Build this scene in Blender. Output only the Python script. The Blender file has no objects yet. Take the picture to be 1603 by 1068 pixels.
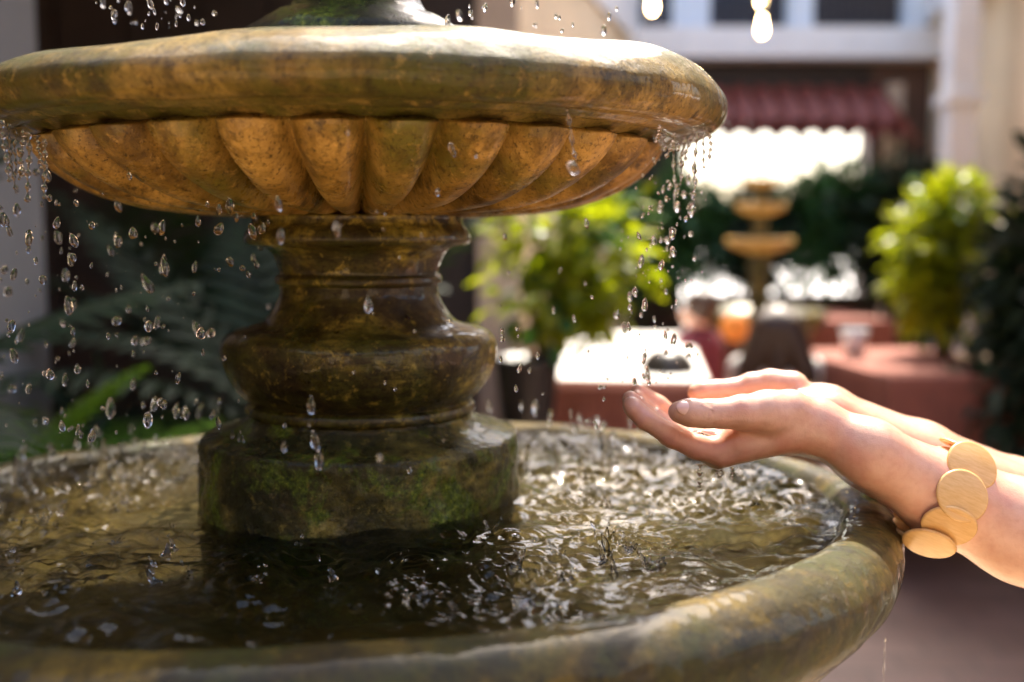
import bpy, math, random
import numpy as np
from mathutils import Vector, Matrix, Quaternion
random.seed(7); RNG = np.random.default_rng(11)
C = bpy.context.scene.collection
R = math.radians
SC = bpy.context.scene

# ------------------------------------------------------------------ camera, sky, sun, exposure
F, PITCH, CZ = 1715.6, R(5.46), 1.25
cam = bpy.data.cameras.new('camera'); camo = bpy.data.objects.new('camera', cam); C.objects.link(camo)
camo.location = (0, 0, CZ); camo.rotation_euler = (R(90) - PITCH, 0, 0)
cam.sensor_width = 36; cam.lens = 38.53; cam.clip_start = .02; cam.clip_end = 400
cam.dof.use_dof = True; cam.dof.focus_distance = .81; cam.dof.aperture_fstop = 2.8
SC.camera = camo
SUN = Vector((.14, .55, .80)).normalized()
w = bpy.data.worlds.new('World'); SC.world = w; w.use_nodes = True
nt = w.node_tree; bg = nt.nodes['Background']; sky = nt.nodes.new('ShaderNodeTexSky')
sky.sky_type = 'NISHITA'; sky.sun_disc = False
sky.sun_elevation = math.asin(SUN.z); sky.sun_rotation = math.atan2(SUN.x, SUN.y)
sky.dust_density = 4.0; sky.ozone_density = .15
nt.links.new(sky.outputs[0], bg.inputs[0]); bg.inputs[1].default_value = .13
sl = bpy.data.lights.new('sun', 'SUN'); sl.energy = 2.9; sl.angle = R(.53); sl.color = (1, .90, .76)
so = bpy.data.objects.new('sun', sl); C.objects.link(so); so.rotation_euler = SUN.to_track_quat('Z', 'Y').to_euler()
SC.view_settings.view_transform = 'Standard'; SC.view_settings.look = 'None'
SC.view_settings.exposure = 2.2; SC.view_settings.gamma = 1; SC.view_settings.use_curve_mapping = False
SC.render.engine = 'CYCLES'
cy = SC.cycles
cy.max_bounces = 12; cy.transmission_bounces = 10; cy.transparent_max_bounces = 12; cy.glossy_bounces = 5; cy.diffuse_bounces = 4
cy.caustics_refractive = False; cy.caustics_reflective = False; cy.sample_clamp_indirect = 8; cy.use_denoising = True

# ------------------------------------------------------------------ helpers
def ray(x, y):
    u = (x - 801.5) / F; v = (534 - y) / F
    return np.array([u, math.cos(PITCH) + v * math.sin(PITCH), -math.sin(PITCH) + v * math.cos(PITCH)])
def at(x, y, Y):                       # a point of the place that lies Y metres ahead of the camera
    r = ray(x, y); return r / r[1] * Y + np.array([0, 0, CZ])
def tag(o, label=None, cat=None, group=None, kind=None):
    for k, v in (('label', label), ('category', cat), ('group', group), ('kind', kind)):
        if v: o[k] = v
    return o
def empty(name, loc=(0, 0, 0), rz=0):
    o = bpy.data.objects.new(name, None); C.objects.link(o); o.location = loc; o.rotation_euler = (0, 0, rz); o.empty_display_size = .05
    return o
def link(name, me, mat=None, parent=None):
    o = bpy.data.objects.new(name, me); C.objects.link(o)
    if mat is not None and not me.materials: me.materials.append(mat)
    if parent: o.parent = parent
    return o
def mesh(name, V, Fc, smooth=True):
    me = bpy.data.meshes.new(name)
    if isinstance(Fc, np.ndarray):
        n, k = Fc.shape
        me.vertices.add(len(V)); me.vertices.foreach_set('co', np.asarray(V, np.float32).ravel())
        me.loops.add(n * k); me.loops.foreach_set('vertex_index', Fc.astype(np.int32).ravel())
        me.polygons.add(n); me.polygons.foreach_set('loop_start', np.arange(0, n * k, k, dtype=np.int32))
        me.polygons.foreach_set('loop_total', np.full(n, k, np.int32))
        me.update(calc_edges=True); me.validate()
    else:
        me.from_pydata([tuple(map(float, v)) for v in V], [], [tuple(f) for f in Fc]); me.update()
    if smooth: me.polygons.foreach_set('use_smooth', np.ones(len(me.polygons), bool))
    return me
class MB:
    def __init__(s): s.v = []; s.f = []
    def add(s, V, Fc):
        b = len(s.v); s.v += [tuple(map(float, v)) for v in V]; s.f += [tuple(i + b for i in f) for f in Fc]; return s
    def box(s, lo, hi, rz=0, c=None):
        x0, y0, z0 = lo; x1, y1, z1 = hi
        V = [Vector(p) for p in ((x0, y0, z0), (x1, y0, z0), (x1, y1, z0), (x0, y1, z0), (x0, y0, z1), (x1, y0, z1), (x1, y1, z1), (x0, y1, z1))]
        if rz:
            c = Vector(c) if c is not None else Vector(((x0 + x1) / 2, (y0 + y1) / 2, 0)); M = Matrix.Rotation(rz, 3, 'Z')
            V = [M @ (v - c) + c for v in V]
        return s.add(V, [(0, 3, 2, 1), (4, 5, 6, 7), (0, 1, 5, 4), (1, 2, 6, 5), (2, 3, 7, 6), (3, 0, 4, 7)])
    def prism(s, P, z0, z1):           # vertical prism over a polygon
        n = len(P); V = [(p[0], p[1], z0) for p in P] + [(p[0], p[1], z1) for p in P]
        return s.add(V, [tuple(range(n))[::-1], tuple(range(n, 2 * n))] + [(i, (i + 1) % n, n + (i + 1) % n, n + i) for i in range(n)])
    def tube(s, P, r, n=8):
        P = [Vector(p) for p in P]; rr = r if hasattr(r, '__len__') else [r] * len(P); V = []; Fc = []
        for i, p in enumerate(P):
            t = (P[min(i + 1, len(P) - 1)] - P[max(i - 1, 0)]).normalized()
            a = t.orthogonal().normalized() if i == 0 else (a - t * a.dot(t)).normalized()
            b = t.cross(a)
            V += [p + (a * math.cos(q) + b * math.sin(q)) * rr[i] for q in np.linspace(0, 2 * math.pi, n, endpoint=False)]
        for i in range(len(P) - 1):
            for j in range(n): Fc.append((i * n + j, i * n + (j + 1) % n, (i + 1) * n + (j + 1) % n, (i + 1) * n + j))
        Fc += [tuple(range(n))[::-1], tuple(range((len(P) - 1) * n, len(P) * n))]
        return s.add(V, Fc)
    def lathe(s, prof, n=32, c=(0, 0)):
        V = []; Fc = []; m = len(prof)
        for r, z in prof:
            V += [(c[0] + r * math.cos(q), c[1] + r * math.sin(q), z) for q in np.linspace(0, 2 * math.pi, n, endpoint=False)]
        for i in range(m - 1):
            for j in range(n): Fc.append((i * n + j, i * n + (j + 1) % n, (i + 1) * n + (j + 1) % n, (i + 1) * n + j))
        return s.add(V, Fc)
    def ball(s, c, r, n=8, sc=(1, 1, 1)):
        V = [(c[0], c[1], c[2] - r * sc[2])]; Fc = []
        for i in range(1, n):
            p = math.pi * i / n - math.pi / 2
            V += [(c[0] + r * sc[0] * math.cos(p) * math.cos(q), c[1] + r * sc[1] * math.cos(p) * math.sin(q), c[2] + r * sc[2] * math.sin(p)) for q in np.linspace(0, 2 * math.pi, 2 * n, endpoint=False)]
        V.append((c[0], c[1], c[2] + r * sc[2])); m = 2 * n
        for j in range(m): Fc.append((0, 1 + (j + 1) % m, 1 + j)); Fc.append((len(V) - 1, 1 + (n - 2) * m + j, 1 + (n - 2) * m + (j + 1) % m))
        for i in range(n - 2):
            for j in range(m): Fc.append((1 + i * m + j, 1 + i * m + (j + 1) % m, 1 + (i + 1) * m + (j + 1) % m, 1 + (i + 1) * m + j))
        return s.add(V, Fc)
    def build(s, name, mat=None, parent=None, smooth=False): return link(name, mesh(name, s.v, s.f, smooth), mat, parent)
def catmull(P, n):
    P = np.array(P, float); P = np.vstack([2 * P[0] - P[1], P, 2 * P[-1] - P[-2]]); out = []
    for i in range(1, len(P) - 2):
        p0, p1, p2, p3 = P[i - 1:i + 3]
        for t in np.linspace(0, 1, n, endpoint=False):
            out.append(.5 * (2 * p1 + (p2 - p0) * t + (2 * p0 - 5 * p1 + 4 * p2 - p3) * t * t + (3 * p1 - p0 - 3 * p2 + p3) * t ** 3))
    out.append(P[-2]); return np.array(out)

# ---- smooth value noise for geometry
_perm = RNG.random((64, 64, 64)).astype(np.float32)
def vnoise(P, sc):
    q = np.asarray(P, float) * sc + 100; i = np.floor(q).astype(int); f = q - i; f = f * f * (3 - 2 * f); o = 0
    for dx in (0, 1):
        for dy in (0, 1):
            for dz in (0, 1):
                wt = (f[..., 0] if dx else 1 - f[..., 0]) * (f[..., 1] if dy else 1 - f[..., 1]) * (f[..., 2] if dz else 1 - f[..., 2])
                o = o + wt * _perm[(i[..., 0] + dx) % 64, (i[..., 1] + dy) % 64, (i[..., 2] + dz) % 64]
    return o - .5

# ---- materials
def mat(name):
    m = bpy.data.materials.new(name); m.use_nodes = True; nt = m.node_tree; return m, nt, nt.nodes['Principled BSDF']
def N(nt, t, **k):
    n = nt.nodes.new('ShaderNode' + t)
    for a, v in k.items():
        if a in n.inputs.keys(): n.inputs[a].default_value = v
        else: setattr(n, a, v)
    return n
def L(nt, a, b): nt.links.new(a, b)
def ramp(nt, src, stops):
    r = N(nt, 'ValToRGB'); e = r.color_ramp.elements
    while len(e) < len(stops): e.new(.5)
    for q, (p, c) in zip(e, stops): q.position = p; q.color = (*c, 1) if len(c) == 3 else c
    L(nt, src, r.inputs[0]); return r.outputs[0]
def gray(nt, src, a, b, lo=0, hi=1): return ramp(nt, src, [(a, (lo,) * 3), (b, (hi,) * 3)])
def mixc(nt, f, a, b, mode='MIX'):
    m = N(nt, 'Mix', data_type='RGBA', blend_type=mode)
    if isinstance(f, (int, float)): m.inputs[0].default_value = f
    else: L(nt, f, m.inputs[0])
    for s, v in ((m.inputs[6], a), (m.inputs[7], b)):
        if isinstance(v, tuple): s.default_value = (*v, 1)
        else: L(nt, v, s)
    return m.outputs[2]
def coords(nt, scale=(1, 1, 1)):
    t = N(nt, 'TexCoord'); m = N(nt, 'Mapping'); m.inputs['Scale'].default_value = scale; L(nt, t.outputs['Object'], m.inputs[0]); return m.outputs[0]
def noise(nt, co, sc, det=6, rough=.6, dist=0):
    n = N(nt, 'TexNoise', Scale=sc, Detail=det, Roughness=rough, Distortion=dist); L(nt, co, n.inputs['Vector']); return n.outputs[0]
def bump(nt, b, srcs):
    prev = None
    for src, dist, st in srcs:
        n = N(nt, 'Bump', Strength=st, Distance=dist); L(nt, src, n.inputs['Height'])
        if prev: L(nt, prev, n.inputs['Normal'])
        prev = n.outputs[0]
    L(nt, prev, b.inputs['Normal'])
def plain(name, col, rough=.6, var=.25, sc=8, metal=0, bumpd=0, coat=0):
    m, nt, b = mat(name); co = coords(nt); n = noise(nt, co, sc)
    c = ramp(nt, n, [(.3, tuple(x * (1 - var) for x in col)), (.7, tuple(min(1, x * (1 + var)) for x in col))])
    L(nt, c, b.inputs['Base Color']); b.inputs['Roughness'].default_value = rough; b.inputs['Metallic'].default_value = metal
    if coat: b.inputs['Coat Weight'].default_value = coat
    if bumpd: bump(nt, b, [(noise(nt, co, sc * 5), bumpd, .5)])
    return m
def stone(name, dark, mid, light, olive, olive_amt=(.5, .62), streak=0, moss=None, rlo=.1, rhi=.42, spots=(.58, .68), bd=.0012, coat=.35):
    m, nt, b = mat(name); co = coords(nt)
    n1 = noise(nt, co, 11, 10, .68, .6); c = ramp(nt, n1, [(.36, dark), (.47, mid), (.60, light)])
    n2 = noise(nt, co, 5.5, 8, .62, .8); c = mixc(nt, gray(nt, n2, *olive_amt), c, olive)
    if streak:
        cs = coords(nt, (30, 30, 140)); ns = noise(nt, cs, 1, 8, .75); c = mixc(nt, gray(nt, ns, .47, .60, 0, streak), c, dark)
    cd = coords(nt, (38, 38, 4)); nd = noise(nt, cd, 1, 7, .7, .3); c = mixc(nt, gray(nt, nd, .52, .64, 0, .7), c, tuple(x * .8 for x in dark))
    n3 = noise(nt, co, 46, 8, .7); c = mixc(nt, gray(nt, n3, spots[0], spots[1], 0, .85), c, tuple(x * .28 for x in dark))
    n4 = noise(nt, co, 130, 5, .7); c = mixc(nt, gray(nt, n4, .40, .62, 0, .35), c, tuple(x * .55 for x in mid))
    n6 = noise(nt, co, 260, 6, .8); c = mixc(nt, gray(nt, n6, .54, .62, 0, .75), c, tuple(x * .35 for x in dark))
    n7 = noise(nt, co, 75, 8, .78, .4); c = mixc(nt, gray(nt, n7, .56, .64, 0, .55), c, light)
    if moss:
        n5 = noise(nt, co, 16, 9, .75, .5); g = noise(nt, co, 220, 4, .8)
        mc = ramp(nt, g, [(.35, (.012, .022, .004)), (.55, (.13, .19, .016)), (.70, (.38, .42, .05))])
        c = mixc(nt, gray(nt, n5, moss[0], moss[1], 0, .9), c, mc)
    L(nt, c, b.inputs['Base Color'])
    rn = noise(nt, co, 18, 6, .7); L(nt, gray(nt, rn, .35, .65, rlo, rhi), b.inputs['Roughness'])
    b.inputs['Coat Weight'].default_value = coat; b.inputs['Coat Roughness'].default_value = .02; b.inputs['Coat IOR'].default_value = 1.33
    hs = [(n6, bd * .6, .7), (n7, bd, .6), (n3, bd, .5), (noise(nt, co, 9, 4), bd * 4, .5), (n4, bd * .5, .5)]
    if moss: hs.append((g, .003, .45))
    b.inputs['Specular IOR Level'].default_value = .22
    bump(nt, b, hs)
    cb = N(nt, 'Bump', Strength=.6, Distance=.006); L(nt, noise(nt, co, 20, 3, .5, .5), cb.inputs['Height']); L(nt, cb.outputs[0], b.inputs['Coat Normal']); return m
M = {}
M['bowl'] = stone('wet_ochre_stone', (.06, .03, .007), (.29, .165, .032), (.54, .33, .085), (.13, .115, .016), (.50, .64), moss=None, bd=.0014, rlo=.18, rhi=.5)
M['rim'] = stone('wet_mossy_rim_stone', (.03, .020, .005), (.18, .110, .019), (.38, .245, .058), (.070, .066, .006), (.45, .57), bd=.0022, rlo=.45, rhi=.75, coat=.5)
M['ped'] = stone('wet_algae_stone', (.012, .009, .003), (.075, .052, .012), (.48, .38, .06), (.075, .078, .010), (.46, .58), streak=.75, bd=.0016, rlo=.2, rhi=.6, coat=.7)
M['plinth'] = stone('mossy_plinth_stone', (.016, .014, .005), (.12, .10, .020), (.42, .34, .07), (.03, .033, .008), (.42, .58), streak=.5, moss=(.51, .59), bd=.003, rlo=.15, rhi=.5)
M['tier'] = stone('dark_mossy_stone', (.010, .010, .005), (.03, .03, .010), (.07, .065, .02), (.02, .026, .006), (.42, .58), streak=.5, moss=(.46, .6), bd=.002)
M['basin'] = stone('wet_basin_stone', (.012, .010, .003), (.050, .034, .005), (.165, .108, .014), (.042, .046, .004), (.45, .57), bd=.0022, rlo=.45, rhi=.75, coat=.5)
M['floor_in'] = stone('ochre_basin_floor', (.03, .022, .007), (.14, .095, .014), (.28, .20, .032), (.075, .062, .009), (.48, .58), bd=.003, rlo=.3, rhi=.6, coat=0)

def water_mat():
    m = bpy.data.materials.new('clear_fountain_water'); m.use_nodes = True; nt = m.node_tree; nt.nodes.clear()
    out = N(nt, 'OutputMaterial'); tr = N(nt, 'BsdfTransparent'); rf = N(nt, 'BsdfRefraction', IOR=1.33, Roughness=0.0); gl = N(nt, 'BsdfGlossy', Roughness=.02)
    tr.inputs[0].default_value = (.93, .93, .90, 1); rf.inputs[0].default_value = (.95, .95, .92, 1)
    co = coords(nt); bp = N(nt, 'Bump', Strength=.4, Distance=.0025); L(nt, noise(nt, co, 80, 3), bp.inputs['Height'])
    fr = N(nt, 'Fresnel', IOR=1.36); L(nt, bp.outputs[0], fr.inputs['Normal']); L(nt, bp.outputs[0], gl.inputs['Normal']); L(nt, bp.outputs[0], rf.inputs['Normal'])
    a = N(nt, 'MixShader', Fac=.60); L(nt, tr.outputs[0], a.inputs[1]); L(nt, rf.outputs[0], a.inputs[2])
    b = N(nt, 'MixShader'); L(nt, fr.outputs[0], b.inputs[0]); L(nt, a.outputs[0], b.inputs[1]); L(nt, gl.outputs[0], b.inputs[2]); L(nt, b.outputs[0], out.inputs[0]); return m
M['water'] = water_mat()
def glass(name, col=(1, 1, 1), ior=1.33):
    m = bpy.data.materials.new(name); m.use_nodes = True; nt = m.node_tree; nt.nodes.clear()
    out = N(nt, 'OutputMaterial'); g = N(nt, 'BsdfGlass', IOR=ior, Roughness=0.0); g.inputs[0].default_value = (*col, 1); L(nt, g.outputs[0], out.inputs[0]); return m
M['drop'] = glass('water_drop')
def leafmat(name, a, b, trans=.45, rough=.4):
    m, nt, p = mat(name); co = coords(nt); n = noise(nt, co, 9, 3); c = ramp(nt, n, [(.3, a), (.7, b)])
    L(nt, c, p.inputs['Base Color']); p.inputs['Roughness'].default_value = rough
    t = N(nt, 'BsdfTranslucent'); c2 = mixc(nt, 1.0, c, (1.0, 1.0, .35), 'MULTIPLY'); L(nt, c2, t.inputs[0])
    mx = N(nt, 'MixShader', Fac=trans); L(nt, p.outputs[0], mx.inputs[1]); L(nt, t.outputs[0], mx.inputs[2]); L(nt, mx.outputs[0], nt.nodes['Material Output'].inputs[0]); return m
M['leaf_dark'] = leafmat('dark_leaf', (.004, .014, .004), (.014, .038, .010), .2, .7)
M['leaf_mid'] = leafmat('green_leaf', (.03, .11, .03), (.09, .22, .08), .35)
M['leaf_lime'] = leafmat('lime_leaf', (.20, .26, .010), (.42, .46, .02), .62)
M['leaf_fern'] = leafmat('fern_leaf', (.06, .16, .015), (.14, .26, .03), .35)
M['skin'] = None
def skin():
    m, nt, b = mat('wet_skin'); co = coords(nt); n = noise(nt, co, 28, 5); n2 = noise(nt, co, 160, 4)
    c = ramp(nt, n, [(.3, (.62, .345, .235)), (.7, (.70, .43, .315))]); c = mixc(nt, gray(nt, n2, .45, .7, 0, .35), c, (.50, .24, .16)); c = mixc(nt, gray(nt, noise(nt, co, 17, 3), .5, .68, 0, .45), c, (.66, .25, .18)); L(nt, c, b.inputs['Base Color'])
    b.inputs['Roughness'].default_value = .38; b.inputs['Subsurface Weight'].default_value = .18; b.inputs['Subsurface Radius'].default_value = (1, .35, .2); b.inputs['Subsurface Scale'].default_value = .0025
    b.inputs['Coat Weight'].default_value = .6; b.inputs['Coat Roughness'].default_value = .06; b.inputs['Coat IOR'].default_value = 1.33
    v = N(nt, 'TexVoronoi', Scale=900); L(nt, co, v.inputs['Vector'])
    cw = coords(nt, (1, 1, 1)); bump(nt, b, [(n2, .0004, .4), (v.outputs[0], .0002, .3), (noise(nt, cw, 60, 4), .0013, .35)])
    cb = N(nt, 'Bump', Strength=.6, Distance=.0018); L(nt, noise(nt, co, 190, 3, .5), cb.inputs['Height']); L(nt, cb.outputs[0], b.inputs['Coat Normal']); return m
M['skin'] = skin()
M['nail'] = plain('finger_nail', (.72, .46, .38), .18, .06, 60, coat=.5)
def wood(name, a, b, rough=.5):
    m, nt, p = mat(name); co = coords(nt, (90, 500, 90)); n = noise(nt, co, 1, 5, .65, .3); L(nt, ramp(nt, n, [(.3, a), (.7, b)]), p.inputs['Base Color']); p.inputs['Roughness'].default_value = rough
    bump(nt, p, [(n, .0004, .3)]); return m
M['disc'] = wood('pale_polished_wood', (.64, .38, .13), (.76, .50, .21), .25)
M['tiers'] = plain('sunlit_ochre_stone', (.52, .33, .09), .4, .3, 12)
M['cord'] = plain('elastic_cord', (.10, .06, .03), .7)
M['white'] = plain('white_paint', (.78, .78, .78), .6, .05)
M['bluewhite'] = plain('pale_blue_paint', (.62, .70, .80), .6, .05)
M['cream'] = plain('cream_plaster', (.80, .64, .43), .85, .1, 2)
M['greywall'] = plain('grey_plaster', (.16, .16, .16), .9, .12, 2)
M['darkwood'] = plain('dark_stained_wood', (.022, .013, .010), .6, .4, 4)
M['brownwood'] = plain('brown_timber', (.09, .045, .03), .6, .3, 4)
M['beigewood'] = plain('beige_painted_timber', (.50, .40, .31), .6, .1, 4)
M['redtile'] = plain('red_clay_tile', (.21, .05, .035), .55, .3, 6)
M['cloth_red'] = plain('terracotta_cloth', (.25, .088, .062), .9, .15, 5)
M['cloth_white'] = plain('white_cloth', (.8, .79, .76), .9, .04, 5)
M['terracotta'] = plain('terracotta_pot', (.33, .15, .08), .8, .2, 9)
M['darkpot'] = plain('dark_glazed_pot', (.03, .025, .022), .35, .3, 9)
M['sandpot'] = plain('sand_coloured_planter', (.42, .30, .19), .85, .15, 9)
M['black'] = plain('black_metal', (.015, .015, .016), .4, .2)
M['tan'] = plain('tan_wicker', (.38, .24, .12), .7, .3, 40)
M['maroon'] = plain('maroon_cotton', (.17, .03, .05), .9, .2, 20)
M['navy'] = plain('navy_cotton', (.03, .035, .06), .9, .2, 20)
M['hair'] = plain('dark_brown_hair', (.045, .022, .013), .45, .4, 30)
M['orange'] = plain('orange_cotton', (.75, .25, .04), .8, .1, 20)
M['ceramic'] = plain('white_ceramic', (.8, .82, .85), .2, .03)
M['soil'] = plain('dark_soil', (.03, .02, .012), .95, .4, 30)
M['trunk'] = plain('brown_bark', (.07, .045, .03), .9, .4, 20)
def ground_mat():
    m, nt, p = mat('brown_courtyard_paving'); co = coords(nt)
    b = N(nt, 'TexBrick', Scale=2.2, offset=.5); L(nt, co, b.inputs['Vector']); b.inputs['Mortar Size'].default_value = .012
    b.inputs['Color1'].default_value = (.135, .082, .068, 1); b.inputs['Color2'].default_value = (.175, .108, .092, 1); b.inputs['Mortar'].default_value = (.08, .06, .052, 1)
    n = noise(nt, co, 3); L(nt, mixc(nt, gray(nt, n, .4, .65, 0, .5), b.outputs[0], (.10, .063, .055)), p.inputs['Base Color']); p.inputs['Roughness'].default_value = .6; return m
M['ground'] = ground_mat()
M['path'] = plain('pink_paving', (.36, .22, .18), .7, .15, 3)
M['bounce_stone'] = plain('pale_bounce_paving', (.62, .47, .30), .8, .12, 4)  # for the added paving that bounces sunlight
M['pale'] = plain('pale_concrete', (.80, .77, .72), .85, .1, 2)

# ------------------------------------------------------------------ the setting
g = MB(); g.box((-60, -40, -.2), (60, 10.6, 0)); tag(g.build('ground', M['ground']), kind='structure')
g = MB(); g.box((-90, 10.6, -.2), (120, 220, -.01)); tag(g.build('street', M['pale']), kind='structure')
g = MB(); g.prism([(1.9, 2.6), (3.2, 2.4), (3.35, 10.5), (1.75, 10.5)], -.05, .004); tag(g.build('path', M['path']), kind='structure')

g = MB(); g.box((-3.9, -2.59, -.1), (2.6, 2.3, .004)); tag(g.build('bounce_terrace', M['bounce_stone']), kind='structure')  # pale paving added out of view to bounce warm light upwards

# gallery wing: dark timber wall under a white-edged soffit
wing = empty('gallery_building', (-1.5, 5.2, 0)); tag(wing, 'dark timber gallery building with a cream soffit and white eave, behind the fountain', 'building')
def part(mb, name, m, parent, smooth=False, label=None):
    p = parent.matrix_basis.translation if parent.matrix_basis else Vector()
    rz = parent.rotation_euler.z
    Mi = (Matrix.Translation(parent.location) @ Matrix.Rotation(rz, 4, 'Z')).inverted()
    mb.v = [tuple(Mi @ Vector(v)) for v in mb.v]
    o = mb.build(name, m, parent, smooth)
    if label: o['label'] = label
    return o
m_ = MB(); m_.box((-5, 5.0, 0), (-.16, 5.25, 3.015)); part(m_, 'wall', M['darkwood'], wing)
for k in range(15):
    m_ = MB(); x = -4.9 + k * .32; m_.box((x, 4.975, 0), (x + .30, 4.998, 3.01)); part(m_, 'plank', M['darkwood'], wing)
m_ = MB(); m_.box((-.155, 4.93, 0), (.03, 5.2, 3.015)); part(m_, 'corner_post', M['beigewood'], wing)
m_ = MB(); m_.box((-4.2, -2.3, 0), (-4.0, 4.97, 3.015)); part(m_, 'blocking_wall', M['darkwood'], wing)  # unseen wall added to block sky from this side
EAVE = [(1.10, 10.0), (.54, 8.1), (-.02, 5.0), (-.18, 2.4), (-2.2, .8), (-3.6, -2.3)]  # unseen near stretch is bent to shade the palms and block sky
m_ = MB(); m_.prism(EAVE[:1] + [(-.6, 10.0), (-6, 5.3), (-6, -2.3)] + EAVE[:0:-1], 3.02, 3.30); part(m_, 'soffit', M['cream'], wing)
m_ = MB(); m_.prism([(p[0] + .005, p[1]) for p in EAVE] + [(p[0] + .055, p[1]) for p in EAVE[::-1]], 2.96, 3.42); part(m_, 'fascia', M['white'], wing)
m_ = MB(); m_.prism([(.98, 9.7), (.80, 9.9), (-.3, 5.3), (-.14, 5.3)], 0, 3.01); part(m_, 'side_wall', M['cream'], wing)
rb = empty('unseen_house', (0, -3, 0)); tag(rb, 'dark timber building added out of view to block sky and darken reflections', 'building')  # added behind the camera to block sky and darken reflections
m_ = MB(); m_.box((-6, -3.3, 0), (7, -2.6, 3.3)); part(m_, 'wall', M['brownwood'], rb)
m_ = MB(); m_.box((-6.2, -3.6, 3.302), (7.2, -2.4, 3.42)); part(m_, 'roof', M['redtile'], rb)
for k in range(4):
    wx = -4.2 + k * 2.8; m_ = MB(); m_.box((wx, -2.598, .9), (wx + 1.1, -2.55, 2.3)); part(m_, 'window', M['beigewood'], rb)
# grey pillar near the fountain
pl = empty('stone_pillar', (-1.42, 2.62, 0)); tag(pl, 'plain grey plastered pillar beyond the dripping bowl edge, palm leaves before it', 'pillar')
m_ = MB(); m_.box((-1.85, 2.45, .12), (-1.19, 2.8, 3.01)); part(m_, 'shaft', M['greywall'], pl)
m_ = MB(); m_.box((-1.8, 2.4, 0), (-1.13, 2.85, .118)); part(m_, 'base', M['greywall'], pl)

# far wing with balcony and tiled awning
far = empty('courtyard_building', (2.3, 10.0, 0)); tag(far, 'white balcony building closing the courtyard over a dark passage', 'building')
m_ = MB(); m_.box((1.0, 9.7, 2.80), (3.75, 10.9, 3.06)); part(m_, 'balcony_floor', M['white'], far)
for xa, xb in ((.96, 1.03), (1.42, 1.72), (2.42, 2.62), (3.42, 3.6)):
    m_ = MB(); m_.box((xa, 9.75, 3.062), (xb, 9.95, 4.6)); part(m_, 'balcony_post', M['bluewhite'], far)
m_ = MB(); m_.box((1.72, 9.80, 4.0), (3.42, 9.86, 4.06)); part(m_, 'handrail', M['black'], far)
for k in range(34):
    x = 1.06 + k * .072
    if any(a - .02 < x < b + .02 for a, b in ((1.42, 1.72), (2.42, 2.62))): continue
    m_ = MB(); m_.box((x, 9.82, 3.063), (x + .022, 9.842, 3.998)); part(m_, 'baluster', M['black'], far)
m_ = MB(); m_.box((1.0, 11.0, 2.8), (6.5, 11.2, 4.6)); part(m_, 'upper_wall', M['navy'], far)
m_ = MB(); m_.box((.9, 10.0, 4.602), (6.5, 11.4, 4.75)); part(m_, 'roof', M['white'], far)
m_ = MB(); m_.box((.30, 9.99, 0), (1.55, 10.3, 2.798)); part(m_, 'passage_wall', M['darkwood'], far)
m_ = MB(); m_.box((3.22, 9.99, 0), (4.2, 10.3, 2.798)); part(m_, 'passage_wall', M['brownwood'], far)
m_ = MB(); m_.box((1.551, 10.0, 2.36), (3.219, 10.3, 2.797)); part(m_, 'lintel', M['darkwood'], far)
m_ = MB(); m_.box((3.33, 9.86, 0), (3.47, 9.985, 2.6)); part(m_, 'post', M['beigewood'], far)
m_ = MB(); m_.box((3.75, 9.6, 0), (6.5, 9.98, 4.5)); part(m_, 'end_wall', M['cream'], far)
# tiled awning
aw = empty('tiled_awning', (2.4, 9.75, 2.2)); tag(aw, 'sloping red clay tile awning over the bright opening', 'awning')
m_ = MB(); m_.box((1.5, 9.95, 2.50), (3.3, 9.985, 2.58)); part(m_, 'ledger', M['brownwood'], aw)
tile = MB(); V = []; n = 9
for (yy, zz) in ((0, 0), (-.62, -.36)):
    for rr in (.095, .078):
        V += [(rr * math.cos(q), yy, zz + rr * math.sin(q)) for q in np.linspace(0, math.pi, n)]
Fc = [(j, j + 1, 2 * n + j + 1, 2 * n + j) for j in range(n - 1)] + [(n + j + 1, n + j, 3 * n + j, 3 * n + j + 1) for j in range(n - 1)] + [(2 * n + j, 2 * n + j + 1, 3 * n + j + 1, 3 * n + j) for j in range(n - 1)]
tme = mesh('roof_tile', V, Fc); tme.materials.append(M['redtile'])
for k in range(9):
    o = link('roof_tile', tme, None, aw); o.location = (1.62 + k * .2 - 2.4, .18, .30)
    o = link('roof_tile', tme, None, aw); o.location = (1.72 + k * .2 - 2.4, .18, .25); o.rotation_euler = (0, R(180), 0); o.scale = (1, 1, -1); o.location.z = .20

# cream wing to the other side (unseen near end widened to shade the ground)
rw = empty('side_building', (3.6, 6.5, 0)); tag(rw, 'cream plastered building with a white eave, behind the tall bushes', 'building')
def along(Y, off): return (3.67 - (10 - Y) * .205 + off, Y)
m_ = MB(); m_.prism([along(9.55, .18), along(2.6, .40), along(2.6, .70), along(9.55, .48)], 0, 3.10); part(m_, 'wall', M['cream'], rw)
m_ = MB(); m_.prism([along(9.55, 0), along(5.7, 0), (1.38, 5.72), (1.30, 1.0), along(1.0, 2.2), along(9.55, 1.6)], 3.12, 3.30); part(m_, 'soffit', M['cream'], rw)  # near overhang added out of view to shade the paving
m_ = MB(); m_.prism([along(9.55, -.05), along(5.75, -.05), along(5.75, -.005), along(9.55, -.005)], 3.06, 3.36); part(m_, 'fascia', M['white'], rw)
m_ = MB(); m_.box((2.98, 7.55, 0), (3.16, 7.75, 3.1)); part(m_, 'column', M['white'], rw)
m_ = MB(); m_.box((2.95, 7.5, 2.15), (3.19, 7.8, 2.22)); part(m_, 'column_band', M['white'], rw)
m_ = MB(); m_.prism([along(9.55, .5), along(2.6, .75), along(2.6, 4.5), along(9.55, 4.5)], 3.31, 4.5); part(m_, 'upper_wall', M['cream'], rw)
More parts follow.
